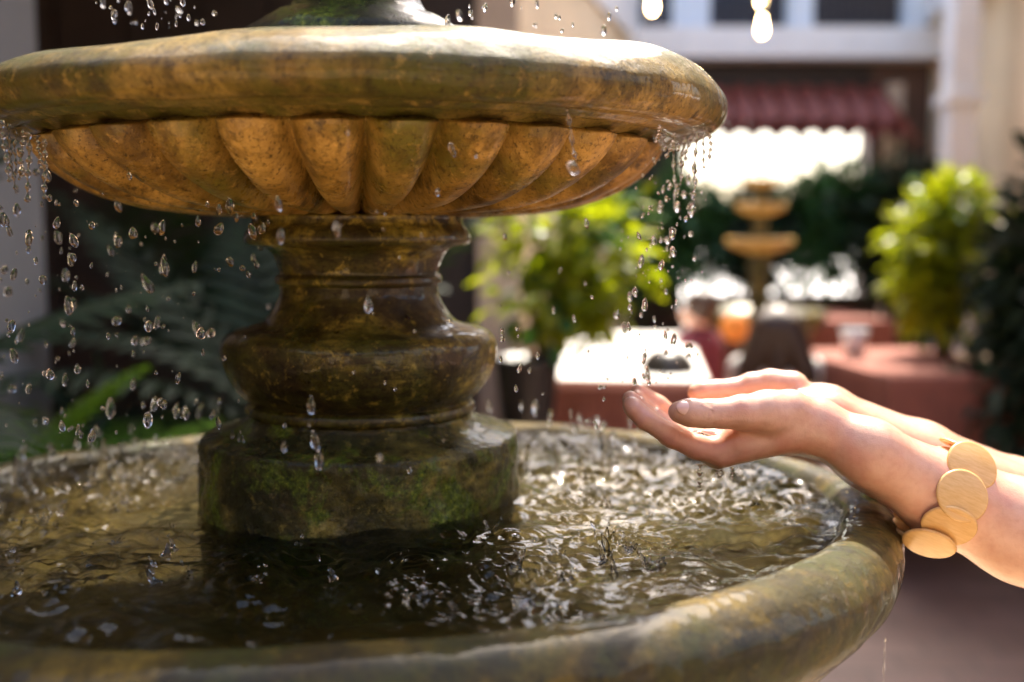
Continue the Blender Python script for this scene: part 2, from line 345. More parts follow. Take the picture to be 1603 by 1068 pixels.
for k, (x, Y, z) in enumerate(((3.00, 6.2, 1.78), (2.88, 5.6, 1.86))):
    s_ = empty('wall_lamp', (x, Y, z)); tag(s_, ('dark wall lamp on the cream wall nearer the white column', 'dark wall lamp on the cream wall nearer the picture edge')[k], 'lamp', 'wall lamps on the cream wall')
    m_ = MB(); m_.lathe([(.0, -.16), (.06, -.14), (.075, .05), (.03, .12), (0, .13)], 12); m_.build('shade', M['black'], s_, True)
    m_ = MB(); m_.box((0, -.02, -.03), (.22, .02, .03)); m_.build('bracket', M['black'], s_)

# ------------------------------------------------------------------ fountain
FX, FY = -.139, 1.0
ft = empty('tiered_fountain', (FX, FY, 0)); tag(ft, 'wet mossy stone tiered fountain with a fluted upper bowl, dripping into its basin', 'fountain')
def polar(prof, n, fn=None, close=False):
    prof = np.array(prof); th = np.linspace(0, 2 * math.pi, n, endpoint=False)
    Rr = np.repeat(prof[:, 0][:, None], n, 1); Z = np.repeat(prof[:, 1][:, None], n, 1); T = np.repeat(th[None], len(prof), 0)
    if fn: Rr, Z = fn(Rr, Z, T, np.linspace(0, 1, len(prof))[:, None])
    V = np.stack([Rr * np.cos(T), Rr * np.sin(T), Z], -1)
    m = len(prof); i = np.arange(m - 1)[:, None] * n; j = np.arange(n)[None]; j2 = (j + 1) % n
    Fq = np.stack([i + j, i + j2, i + n + j2, i + n + j], -1).reshape(-1, 4)
    return V.reshape(-1, 3), Fq
def rough_up(V, amt, sc, c=None):
    Nn = V.copy(); Nn[:, 2] = 0; ln = np.linalg.norm(Nn, axis=1, keepdims=True) + 1e-6
    d = vnoise(V, sc) + .5 * vnoise(V, sc * 2.3) + .25 * vnoise(V, sc * 5.1)
    return V + Nn / ln * (d * amt)[:, None] + np.array([0, 0, 1.]) * (vnoise(V + 7.7, sc) * amt * .7)[:, None]
# upper bowl (belly with gadroons, then the rolled rim)
belly = catmull([(.070, 1.2685), (.086, 1.2700), (.105, 1.2715), (.15, 1.2762), (.194, 1.2842), (.222, 1.2935), (.2435, 1.305), (.257, 1.317), (.2640, 1.3265), (.2655, 1.3315)], 12)
NG = 30
def gad(Rr, Z, T, s):
    ph = ((T - (-math.pi / 2 - .049)) * NG / (2 * math.pi)) % 1.0; u = np.abs(ph - .5) * 2       # 0 crest .. 1 groove
    prof = np.cos(np.pi / 2 * u ** 1.45) ** .8
    top = np.clip((1 - s) / .17, 0, 1); edge = np.clip((top - u ** 2.2 * .7) / .3, 0, 1); cap = edge * edge * (3 - 2 * edge)
    wgt = np.clip((Rr - .08) / .1, 0, 1)
    d = (prof * cap - .68) * .035 * (.25 + .75 * wgt)
    return Rr + d * .75, Z - d * .75 * np.clip(1.25 - s, 0, 1)
V, Fq = polar(belly, 30 * 32, gad); V = rough_up(V, .0022, 30)
link('fluted_belly', mesh('fluted_belly', V, Fq[:, ::-1].copy()), M['bowl'], ft)
rimp = catmull([(.2600, 1.3300), (.2690, 1.3335), (.2745, 1.3360), (.2800, 1.3352), (.2835, 1.3335), (.290, 1.3340), (.2985, 1.3368), (.3085, 1.3368), (.3170, 1.3395), (.3232, 1.3465), (.3253, 1.3550), (.3225, 1.3650), (.311, 1.3775), (.296, 1.3860), (.278, 1.3918), (.258, 1.3945), (.242, 1.3940), (.226, 1.390), (.205, 1.378), (.17, 1.365), (.10, 1.357), (.05, 1.355)], 6)
def rimf(Rr, Z, T, s):
    wv = np.clip((Z - 1.345) / .045, 0, 1) * np.clip((Rr - .18) / .06, 0, 1)
    Z = Z + wv * (-.001 + .008 * np.cos(T) + .006 * np.sin(T) + .0015 * np.cos(2 * T + .6) + .0012 * np.cos(5 * T + 1) + .0012 * np.cos(11 * T))
    Rr = Rr + wv * (.0022 * np.cos(4 * T + 2) + .0012 * np.cos(9 * T)); return Rr, Z
V, Fq = polar(rimp, 420, rimf); V = rough_up(V, .0030, 22)
link('bowl_rim', mesh('bowl_rim', V, Fq[:, ::-1].copy()), M['rim'], ft)
# water standing in the upper bowl
th = np.linspace(0, 2 * math.pi, 96, endpoint=False)
rr = np.linspace(.05, .222, 30); RR, TT = np.meshgrid(rr, th, indexing='ij'); P = np.stack([RR * np.cos(TT), RR * np.sin(TT), np.full_like(RR, 1.388)], -1)
P[..., 2] += vnoise(P, 60) * .004
i = np.arange(29)[:, None] * 96; j = np.arange(96)[None]; Fq = np.stack([i + j, i + 96 + j, i + 96 + (j + 1) % 96, i + (j + 1) % 96], -1).reshape(-1, 4)
link('bowl_water', mesh('bowl_water', P.reshape(-1, 3), Fq), M['water'], ft)
# stem of the tier above
stp = catmull([(.10, 1.362), (.104, 1.405), (.102, 1.422), (.092, 1.432), (.078, 1.441), (.064, 1.447), (.057, 1.458), (.052, 1.475), (.050, 1.50), (.055, 1.53), (.070, 1.545)], 6)
V, Fq = polar(stp, 160); V = rough_up(V, .003, 40); link('upper_stem', mesh('upper_stem', V, Fq), M['tier'], ft)
tb = catmull([(.06, 1.545), (.085, 1.556), (.11, 1.58), (.118, 1.592), (.12, 1.605), (.112, 1.617), (.10, 1.612), (.08, 1.60), (.03, 1.595)], 5)
V, Fq = polar(tb, 128); link('top_bowl', mesh('top_bowl', V, Fq), M['bowl'], ft)
# pedestal
pp = [(.070, 1.2690), (.0925, 1.2686), (.0945, 1.2640), (.0958, 1.2600), (.1004, 1.2546), (.1027, 1.2490), (.1020, 1.2455), (.0985, 1.2425), (.0860, 1.2402), (.0800, 1.2375), (.0752, 1.2297), (.0716, 1.2180), (.0725, 1.2155), (.0748, 1.2140), (.0757, 1.2110), (.0748, 1.2080), (.0718, 1.2062), (.0716, 1.2040), (.0727, 1.1958), (.0787, 1.184), (.0862, 1.1742), (.0920, 1.1712), (.103, 1.1682), (.1153, 1.1650), (.1228, 1.1578), (.1247, 1.1472), (.1229, 1.1347), (.1169, 1.1204), (.1093, 1.1097), (.1016, 1.1030), (.0990, 1.1015), (.1005, 1.1005), (.1035, 1.0985), (.1042, 1.0950), (.1030, 1.0915), (.0990, 1.0895), (.0985, 1.0885)]
V, Fq = polar(catmull(pp, 5), 288); V = rough_up(V, .0022, 34); link('pedestal', mesh('pedestal', V, Fq[:, ::-1].copy()), M['ped'], ft)
qp = [(.0975, 1.0895), (.1000, 1.0893), (.1018, 1.0857), (.1121, 1.0785), (.131, 1.0738), (.1405, 1.0715), (.1435, 1.0690), (.1448, 1.0640), (.1450, 1.055), (.1450, 1.035), (.1455, 1.015), (.1455, .990), (.145, .93)]
V, Fq = polar(catmull(qp, 7), 320); V = rough_up(rough_up(V, .0042, 28), .0022, 110); link('plinth', mesh('plinth', V, Fq[:, ::-1].copy()), M['plinth'], ft)
# lower basin
TX, TY = .017, -.034
bp_ = [(.4150, .9850), (.4210, 1.0020), (.4265, 1.0115), (.4330, 1.0162), (.442, 1.0175), (.452, 1.0160), (.463, 1.0105), (.4715, 1.0010), (.4762, .9890), (.4755, .975), (.469, .960), (.455, .943), (.418, .903), (.37, .868), (.29, .83), (.2, .80), (.13, .775), (.115, .74), (.105, .68), (.12, .60), (.15, .55), (.13, .50), (.12, .42), (.16, .36), (.16, .30), (.22, .28), (.22, .0)]
def tilt(Rr, Z, T, s=None):
    k = np.clip((Z - .60) / .2, 0, 1); return Rr, Z + k * Rr * (TX * np.cos(T) + TY * np.sin(T)) + k * (.0012 * np.cos(5 * T) + .0010 * np.cos(9 * T + 1))
V, Fq = polar(catmull(bp_, 5), 512, tilt); V = rough_up(V, .0034, 20); link('basin_rim', mesh('basin_rim', V, Fq[:, ::-1].copy()), M['basin'], ft)
fp = catmull([(.4185, .9950), (.405, .968), (.37, .950), (.30, .938), (.20, .932), (.10, .932)], 8)
V, Fq = polar(fp, 256, tilt); V = rough_up(V, .004, 18); link('basin_floor', mesh('basin_floor', V, Fq), M['floor_in'], ft)
# rippled water in the basin
WZ = 1.0085; h = .0019; nn = int(.86 / h); ax = (np.arange(nn) - nn / 2) * h
XX, YY = np.meshgrid(ax, ax, indexing='ij'); RR = np.hypot(XX, YY); Z = np.zeros_like(XX)
def ring(x0, y0, lam, amp, ext, ph):
    i0, i1 = np.searchsorted(ax, [x0 - ext, x0 + ext]); j0, j1 = np.searchsorted(ax, [y0 - ext, y0 + ext])
    d = np.hypot(XX[i0:i1, j0:j1] - x0, YY[i0:i1, j0:j1] - y0); Z[i0:i1, j0:j1] += amp * np.sin(2 * np.pi * d / lam + ph) * np.clip(1 - d / ext, 0, 1) ** 1.5
for k in range(380):
    t = RNG.uniform(0, 2 * np.pi); r = RNG.normal(.318, .05) if k < 250 else RNG.uniform(.16, .42)
    ring(r * np.cos(t), r * np.sin(t), RNG.uniform(.009, .022), RNG.uniform(.0008, .0033) * (1 if np.sin(t) > -.35 else .7), RNG.uniform(.02, .07), RNG.uniform(0, 6))
P3 = np.stack([XX, YY, 0 * XX], -1)
Z += .010 * vnoise(P3, 20) + .0055 * vnoise(P3 + 3.3, 44) + .0018 * vnoise(P3 + 5.1, 105)
P4 = np.stack([RR * 1.0, np.arctan2(YY, XX) * .25, 0 * XX], -1)
Z += .006 * vnoise(P4 * np.array([1, .35, 1]), 70) * np.clip((RR - .30) / .08, 0, 1)       # wavelets that run round towards the rim
Z *= np.clip((.432 - RR) / .03, .12, 1)
Zw = WZ + Z + TX * XX + TY * YY
idx = np.arange(nn * nn).reshape(nn, nn); Fq = np.stack([idx[:-1, :-1], idx[1:, :-1], idx[1:, 1:], idx[:-1, 1:]], -1).reshape(-1, 4)
rc = RR[:-1, :-1].ravel(); Fq = Fq[(rc < .4245) & (rc > .139)]
V = np.stack([XX, YY, Zw], -1).reshape(-1, 3); used = np.zeros(len(V), bool); used[Fq.ravel()] = True; re = np.cumsum(used) - 1
link('basin_water', mesh('basin_water', V[used], re[Fq]), M['water'], ft)
def water_z(x, y):                                  # level of the basin water under a world point
    return WZ + TX * (x - FX) + TY * (y - FY)

# ------------------------------------------------------------------ implicit bodies
def smin(a, b, k):
    hh = np.maximum(k - np.abs(a - b), 0) / k; return np.minimum(a, b) - hh * hh * k * .25
class Field:
    def __init__(s, lo, hi, h):
        s.lo = np.array(lo, float); s.h = h; s.n = np.ceil((np.array(hi) - lo) / h).astype(int) + 1
        s.x = [s.lo[i] + h * np.arange(s.n[i]) for i in range(3)]; s.F = np.full(s.n, .05, np.float32)
    def cap(s, a, b, ra, rb, k=.006, Ft=None, sc=None):
        Ft = s.F if Ft is None else Ft; a = np.array(a, float); b = np.array(b, float); pad = max(ra, rb) + k + .004
        lo = np.minimum(a, b) - pad; hi = np.maximum(a, b) + pad
        i0 = np.clip(np.floor((lo - s.lo) / s.h).astype(int), 0, s.n); i1 = np.clip(np.ceil((hi - s.lo) / s.h).astype(int) + 1, 0, s.n)
        if (i1 <= i0).any(): return
        sl = tuple(slice(i0[q], i1[q]) for q in range(3))
        X = s.x[0][sl[0]][:, None, None] - a[0]; Y = s.x[1][sl[1]][None, :, None] - a[1]; Zz = s.x[2][sl[2]][None, None, :] - a[2]
        ba = b - a; L2 = ba @ ba + 1e-12; t = np.clip((X * ba[0] + Y * ba[1] + Zz * ba[2]) / L2, 0, 1)
        d = np.sqrt((X - t * ba[0]) ** 2 + (Y - t * ba[1]) ** 2 + (Zz - t * ba[2]) ** 2) - (ra + (rb - ra) * t)
        Ft[sl] = smin(Ft[sl], d.astype(np.float32), k)
    def chain(s, pts, rad, k=.005, Ft=None):
        for q in range(len(pts) - 1): s.cap(pts[q], pts[q + 1], rad[q], rad[q + 1], k, Ft)
    def new(s): return np.full(s.n, .05, np.float32)
    def surf(s, Fv=None):
        Fv = s.F if Fv is None else Fv; n = s.n; S = Fv < 0
        c = S[:-1, :-1, :-1].astype(np.int8)
        for d in ((1, 0, 0), (0, 1, 0), (0, 0, 1), (1, 1, 0), (1, 0, 1), (0, 1, 1), (1, 1, 1)):
            c = c + S[d[0]:n[0] - 1 + d[0], d[1]:n[1] - 1 + d[1], d[2]:n[2] - 1 + d[2]]
        act = np.argwhere((c > 0) & (c < 8)); ids = np.full(n - 1, -1, np.int64); ids[tuple(act.T)] = np.arange(len(act))
        acc = np.zeros((len(act), 3)); cnt = np.zeros(len(act))
        offs = [np.array(o) for o in ((0, 0, 0), (1, 0, 0), (0, 1, 0), (0, 0, 1), (1, 1, 0), (1, 0, 1), (0, 1, 1), (1, 1, 1))]
        for a in offs:
            for axq in range(3):
                if a[axq]: continue
                b = a.copy(); b[axq] = 1; A = Fv[tuple((act + a).T)]; B = Fv[tuple((act + b).T)]; mk = (A < 0) != (B < 0)
                t = np.where(mk, A / np.where(mk, A - B, 1), 0); p = a + t[:, None] * (b - a); acc[mk] += p[mk]; cnt[mk] += 1
        V = s.lo + (act + acc / cnt[:, None]) * s.h; Q = []
        for axq in range(3):
            u, v = (axq + 1) % 3, (axq + 2) % 3; e = [0, 0, 0]; e[axq] = 1
            A = S[tuple(slice(0, n[q] - e[q]) for q in range(3))]; B = S[tuple(slice(e[q], n[q]) for q in range(3))]
            P = np.argwhere(A != B); P = P[(P[:, u] > 0) & (P[:, v] > 0) & (P[:, u] < n[u] - 1) & (P[:, v] < n[v] - 1)]
            ins = A[tuple(P.T)]; du = np.zeros(3, int); du[u] = 1; dv = np.zeros(3, int); dv[v] = 1
            q = np.stack([ids[tuple((P - du - dv).T)], ids[tuple((P - dv).T)], ids[tuple(P.T)], ids[tuple((P - du).T)]], 1)
            q[~ins] = q[~ins][:, ::-1]; Q.append(q)
        Q = np.vstack(Q); return V, Q[(Q >= 0).all(1)]
def relax(V, Q, it=1, lam=.5):
    for _ in range(it):
        acc = np.zeros_like(V); cnt = np.zeros(len(V))
        for a, b in ((0, 1), (1, 2), (2, 3), (3, 0)):
            np.add.at(acc, Q[:, a], V[Q[:, b]]); np.add.at(acc, Q[:, b], V[Q[:, a]]); np.add.at(cnt, Q[:, a], 1); np.add.at(cnt, Q[:, b], 1)
        V = V + lam * (acc / np.maximum(cnt, 1)[:, None] - V)
    return V

# ------------------------------------------------------------------ the person reaching in
A = lambda *q: at(*q)
hf = Field((.075, .775, .945), (.492, 1.035, 1.172), .00145)
def hand(meta, fingers, thumb, wrist, rad):
    # palm
    Fp = hf.new()
    for (p0, r0, p1, r1) in meta: hf.cap(A(*p0), A(*p1), r0, r1, .010, Fp)
    for (p0, p1, r0, r1) in wrist: hf.cap(A(*p0), A(*p1), r0, r1, .012, Fp)
    Fg = hf.new()
    for pts in fingers:
        f = hf.new(); P = [A(*q[:3]) for q in pts]; r = [q[3] for q in pts]
        for q in range(len(P) - 1): hf.cap(P[q], P[q + 1], r[q], r[q + 1], .004, f)
        Fg = smin(Fg, f, .0012)
    Fp = smin(Fp, Fg, .006)
    Ft = hf.new(); P = [A(*q[:3]) for q in thumb]; r = [q[3] for q in thumb]
    for q in range(len(P) - 1): hf.cap(P[q], P[q + 1], r[q], r[q + 1], .006, Ft)
    return smin(Fp, Ft, .0045)
near = hand(
    meta=[((1252, 668, .853), .0165, (1130, 707, .848), .0120), ((1256, 672, .864), .0165, (1122, 710, .866), .0114), ((1258, 675, .877), .0155, (1122, 706, .883), .0106), ((1260, 675, .889), .0145, (1130, 700, .898), .0098),
          ((1225, 668, .850), .0150, (1160, 690, .846), .0130)],
    fingers=[[(1130, 707, .848, .0112), (1090, 700, .844, .0095), (1052, 683, .841, .0088), (1010, 656, .841, .0080), (993, 640, .843, .0072), (988, 634, .844, .0066)],
             [(1122, 710, .866, .0108), (1048, 681, .861, .0088), (1008, 649, .860, .0080), (987, 625, .861, .0068)],
             [(1122, 706, .883, .0102), (1048, 682, .879, .0082), (1012, 655, .877, .0074), (995, 633, .876, .0064)],
             [(1130, 700, .898, .0092), (1070, 684, .894, .0072), (1043, 665, .891, .0065), (1026, 648, .890, .0056)]],
    thumb=[(1236, 645, .846, .0180), (1200, 646, .839, .0165), (1160, 646, .832, .0128), (1128, 648, .829, .0104), (1104, 648, .827, .0102), (1080, 646, .825, .0098), (1062, 645, .825, .0080)],
    wrist=[((1235, 662, .850), (1275, 664, .853), .0180, .0195), ((1240, 674, .878), (1277, 672, .884), .0165, .0190)], rad=None)
farh = hand(
    meta=[((1268, 640, .965), .0150, (1128, 692, .965), .0112), ((1268, 645, .953), .0155, (1124, 700, .947), .0110), ((1268, 650, .940), .0150, (1124, 703, .930), .0104), ((1268, 652, .928), .0140, (1128, 700, .915), .0096)],
    fingers=[[(1128, 692, .965, .0108), (1066, 660, .957, .0088), (1030, 634, .953, .0080), (1000, 613, .950, .0070)],
             [(1124, 700, .947, .0105), (1052, 674, .945, .0086), (1015, 645, .941, .0078), (997, 622, .938, .0066)],
             [(1124, 703, .930, .0100), (1052, 681, .930, .0080), (1016, 652, .928, .0073), (1002, 632, .926, .0063)],
             [(1128, 700, .915, .0090), (1070, 685, .914, .0070), (1043, 666, .914, .0064), (1024, 648, .914, .0055)]],
    thumb=[(1240, 607, .962, .0150), (1206, 603, .965, .0132), (1176, 605, .966, .0112), (1146, 611, .964, .0092), (1122, 612, .962, .0088), (1100, 613, .958, .0082), (1088, 615, .956, .0068)],
    wrist=[((1250, 628, .962), (1297, 640, .962), .0165, .0195), ((1256, 645, .935), (1297, 650, .930), .0160, .0190)], rad=None)
Fa = hf.new()
hf.cap(A(1272, 664, .853), A(1360, 708, .842), .0192, .0240, .012, Fa); hf.cap(A(1275, 673, .884), A(1360, 716, .870), .0188, .0240, .012, Fa)
hf.cap(A(1360, 708, .842), A(1480, 777, .850), .0240, .0305, .014, Fa); hf.cap(A(1360, 716, .870), A(1480, 777, .858), .0240, .0305, .014, Fa)
E1 = A(1600, 832, .845); E1b = A(1600, 832, .856); D1 = (E1 - A(1480, 777, .850)); D1 /= np.linalg.norm(D1)
hf.cap(A(1480, 777, .850), E1, .0305, .0375, .014, Fa); hf.cap(A(1480, 777, .858), E1b, .0305, .036, .014, Fa); hf.cap(E1, E1 + D1 * .14, .0375, .037, .014, Fa)
near = smin(near, Fa, .012)
def groove(Ft, pts, r, depth):          # a skin crease: a shallow furrow pressed along a line of points on the surface
    G = hf.new(); P = [np.array(p) for p in pts]
    for q in range(len(P) - 1): hf.cap(P[q], P[q + 1], r, r, .0005, G)
    np.maximum(Ft, np.where(G < .004, -(G) - r + depth, -1), out=Ft)
def arc(c, ax_, r, a0, a1, n=9):        # points round a finger
    ax_ = np.array(ax_, float); ax_ /= np.linalg.norm(ax_); u = np.cross(ax_, (0, 0, 1.)); u /= np.linalg.norm(u); v = np.cross(ax_, u)
    return [np.array(c) + r * (u * math.cos(q) + v * math.sin(q)) for q in np.linspace(a0, a1, n)]
Fb = hf.new()
hf.cap(A(1294, 641, .962), A(1440, 712, .972), .0195, .0285, .012, Fb); hf.cap(A(1294, 650, .930), A(1440, 722, .938), .0188, .028, .012, Fb)
E2 = A(1590, 782, .985); E2b = A(1590, 790, .95); D2 = E2 - A(1440, 712, .972); D2 /= np.linalg.norm(D2)
hf.cap(A(1440, 712, .972), E2, .0285, .0355, .014, Fb); hf.cap(A(1440, 722, .938), E2b, .028, .0345, .014, Fb); hf.cap(E2, E2 + D2 * .12, .0355, .036, .014, Fb)
farh = smin(farh, Fb, .012)
Fn = hf.F; hf.F = near
def crease(x, y, Y, axd, r, depth=.0005, wd=.0011, a=(0, 6.28)):
    c = A(x, y, Y); pts = []
    for p in arc(c, axd, .006, a[0], a[1], 25):
        d = p - c; d /= np.linalg.norm(d); q = c.copy()
        for _ in range(70):
            ii = tuple(np.clip(((q - hf.lo) / hf.h).round().astype(int), 0, hf.n - 1))
            if hf.F[ii] > -.0002: break
            q = q + d * .0004
        pts.append(q)
    groove(hf.F, pts, wd, depth)
tx_ = A(1062, 645, .825) - A(1128, 648, .829)
for dx in (-3, 3, 8): crease(1104 + dx, 648, .827, tx_, .010, .0005, .0012)
ix_ = A(1010, 656, .841) - A(1090, 700, .844)
for (x, y, Y) in ((1056, 685, .841), (1050, 681, .841), (1012, 657, .841)): crease(x, y, Y, ix_, .009, .0006, .0013)
wx_ = A(1360, 708, .842) - A(1240, 655, .85)
for (x, y) in ((1256, 662), (1263, 665)): crease(x, y, .866, wx_, .02, .0008, .0016)
near = hf.F; hf.F = Fn
hf.F = smin(near, farh, .0012)
Vh, Qh = hf.surf(); Vh = relax(Vh, Qh, 2, .5)
# the rest of the body (mostly outside the view), coarser
bf = Field((.44, .60, 0), (.92, 1.25, 1.60), .009)
El, Er = E1 + D1 * .085, E2 + D2 * .075; Sl, Sr = np.array((.615, .785, 1.26)), np.array((.625, 1.095, 1.26))
for e, s_, d, e0, e0b in ((El, Sl, D1, E1, E1b), (Er, Sr, D2, E2, E2b)):
    bf.cap(e0 + d * .03, e, .0375, .038, .02); bf.cap(e, s_, .039, .049, .02)
    bf.cap(s_, (.66, .94, 1.30), .05, .05, .04)
bf.cap((.67, .86, 1.16), (.67, 1.02, 1.16), .105, .105, .05); bf.cap((.68, .88, .96), (.68, 1.0, .96), .09, .09, .06); bf.cap((.69, .86, .82), (.69, 1.02, .82), .11, .11, .06)
bf.cap((.66, .94, 1.28), (.645, .94, 1.40), .052, .046, .03); bf.cap((.64, .94, 1.47), (.625, .94, 1.435), .088, .07, .02)
bf.cap((.545, .94, 1.462), (.538, .94, 1.445), .008, .012, .012)
for yy in (.85, 1.03): bf.cap((.69, yy, .80), (.685, yy, .46), .085, .055, .03); bf.cap((.685, yy, .46), (.70, yy, .08), .055, .036, .02); bf.cap((.70, yy, .045), (.56, yy - .01, .03), .036, .028, .02)
Vb, Qb = bf.surf(); Vb = relax(Vb, Qb, 2)
hf_keep = Vh[Qh].mean(1)[:, 0] < .4915
V = np.vstack([Vh, Vb]); Q = np.vstack([Qh[hf_keep], Qb + len(Vh)])
per = empty('person', (.69, .94, 0)); tag(per, 'person cupping both wet hands under the falling water, wooden disc bracelet on one wrist', 'person')
off = np.array((.69, .94, 0))
body = link('body', mesh('body', V - off, Q), M['skin'], per)
cf = Field((.45, .68, .35), (.94, 1.22, 1.36), .010)
for s_ in (Sl, Sr): cf.cap(s_ + (0.02, 0, .0), (.665, .94, 1.27), .05, .056, .04)
cf.cap((.67, .86, 1.16), (.67, 1.02, 1.16), .114, .114, .05); cf.cap((.68, .88, .96), (.68, 1.0, .96), .10, .10, .06); cf.cap((.69, .86, .82), (.69, 1.02, .82), .122, .122, .06); cf.cap((.69, .85, .82), (.69, .83, .45), .13, .14, .08); cf.cap((.69, 1.03, .82), (.69, 1.05, .45), .13, .14, .08)
V, Q = cf.surf(); link('dress', mesh('dress', relax(V, Q, 2) - off, Q), M['cloth_white'], per)
hr = Field((.53, .82, 1.1), (.80, 1.06, 1.60), .010); hr.cap((.665, .94, 1.485), (.66, .94, 1.47), .098, .09, .02); hr.cap((.71, .94, 1.46), (.74, .94, 1.22), .075, .06, .04)
V, Q = hr.surf(); link('hair', mesh('hair', relax(V, Q, 2) - off, Q), M['hair'], per)
for yy in (.908, .972):
    m_ = MB(); m_.ball((.562 - .69, yy - .94, 1.475), .011, 6); m_.build('eye', M['ceramic'], per, True)
m_ = MB(); m_.ball((.560 - .69, 0, 1.418), .018, 6, (.4, 1, .3)); m_.build('mouth', M['maroon'], per, True)
# finger nails
def sample(p):
    q = np.clip(((np.array(p) - hf.lo) / hf.h).round().astype(int), 1, hf.n - 2); return hf.F[tuple(q)], q
def nail(p, axis, out, L_, W_):
    p = np.array(p, float); out = np.array(out, float); out /= np.linalg.norm(out)
    for _ in range(60):
        f, q = sample(p)
        if f > 0: break
        p = p + out * .0005
    axis = Vector(axis).normalized(); o3 = Vector(out); o3 = (o3 - axis * o3.dot(axis)).normalized(); sd = o3.cross(axis)
    Rm = Matrix((axis, sd, o3)).transposed(); m_ = MB(); m_.ball((0, 0, 0), 1, 8)
    m_.v = [tuple(Rm @ Vector((v[0] * L_, v[1] * W_, (v[2] if v[2] > 0 else v[2]) * .0016 + .0004 - .0016 * (v[1] ** 2) * .9)) + Vector(p - off) - o3 * .0011) for v in m_.v]
    m_.build('fingernail', M['nail'], per, True)
nail(A(1071, 644, .825), A(1052, 643, .824) - A(1090, 647, .826), (-.05, -.88, .45), .0074, .0058)

# bracelet of overlapping wooden discs
bc = A(1474, 783, .854); axb = Vector(D1).normalized(); tocam = (Vector((0, 0, CZ)) - Vector(bc)).normalized(); e1 = (tocam - axb * tocam.dot(axb)).normalized(); e2 = axb.cross(e1)
if e2.z < 0: e2 = -e2
br = empty('wooden_bracelet', tuple(bc)); tag(br, 'bracelet of overlapping pale wooden discs around the nearer forearm', 'bracelet')
dm = MB(); n = 40; rd = .0205; tk = .0016
prof = [(0, tk), (.0185, tk), (.0198, tk * .7), (rd, 0), (.0198, -tk * .7), (.0185, -tk), (0, -tk)]; dm.lathe(prof, n)
dme = mesh('wooden_disc', dm.v, dm.f, True); dme.materials.append(M['disc'])
BR = .0372
for k, dg in enumerate((-98, -62, -25, 14, 53, 92, 131, 170, 209, 240)):
    a = R(dg); nrm = e1 * math.cos(a) + e2 * math.sin(a); tan = -e1 * math.sin(a) + e2 * math.cos(a)
    o = link('wooden_disc', dme, None, br); na = R({53: 30, 14: 10, -25: -24, -62: -56, -98: -92}.get(dg, dg)); nr2 = e1 * math.cos(na) + e2 * math.sin(na); sd = axb.cross(nr2).normalized()
    rot = Matrix((axb, nr2.cross(axb), nr2)).transposed()
    if k in (2, 3): rot = rot @ Matrix.Rotation(R(14 if k == 2 else -8), 3, 'X')
    pos = nrm * (BR + (.0022 if k % 2 else 0) + (.005 if dg in (53, 92) else 0)) + axb * random.uniform(-.002, .002)
    o.matrix_basis = Matrix.Translation(pos) @ rot.to_4x4()
for s_ in (-.008, .008):
    m_ = MB(); m_.tube([e1 * math.cos(q) * (BR - .004) + e2 * math.sin(q) * (BR - .004) + axb * s_ for q in np.linspace(0, 2 * math.pi, 40)], .0008, 6); m_.build('elastic_cord', M['cord'], br, True)

# water in the cupped hands and beads on the skin
m_ = MB(); c = A(1104, 676, .862); m_.ball((0, 0, 0), .0135, 12, (1.05, 1.0, .75)); o = m_.build('held_water', M['drop'], None, True); o.location = tuple(c); tag(o, 'clear water held in the palms of the cupped hands', 'water')
Nrm = np.zeros_like(Vh); fc = Vh[Qh]; fn = np.cross(fc[:, 2] - fc[:, 0], fc[:, 3] - fc[:, 1])
for q in range(4): np.add.at(Nrm, Qh[:, q], fn)
Nrm /= np.linalg.norm(Nrm, axis=1, keepdims=True) + 1e-12
vis = np.where((Nrm[:, 1] < .3) & (Vh[:, 0] > .155) & (Vh[:, 0] < .37))[0]
m_ = MB()
for q in RNG.choice(vis, 300, replace=False):
    r = RNG.uniform(.0002, .00042)
    if Vh[q, 0] > .3 and RNG.random() < .6: continue
    m_.ball(Vh[q] - Nrm[q] * r * .25, r, 4, (1, 1, 1.25))
for q in RNG.choice(np.where((Nrm[:, 2] > .5) & (Vh[:, 0] < .19))[0], 60, replace=False): m_.ball(Vh[q], RNG.uniform(.0002, .0005), 4)
tag(m_.build('skin_beads', M['water'], None, True), 'tiny water beads scattered over the wet hands and forearms', 'water', kind='stuff')

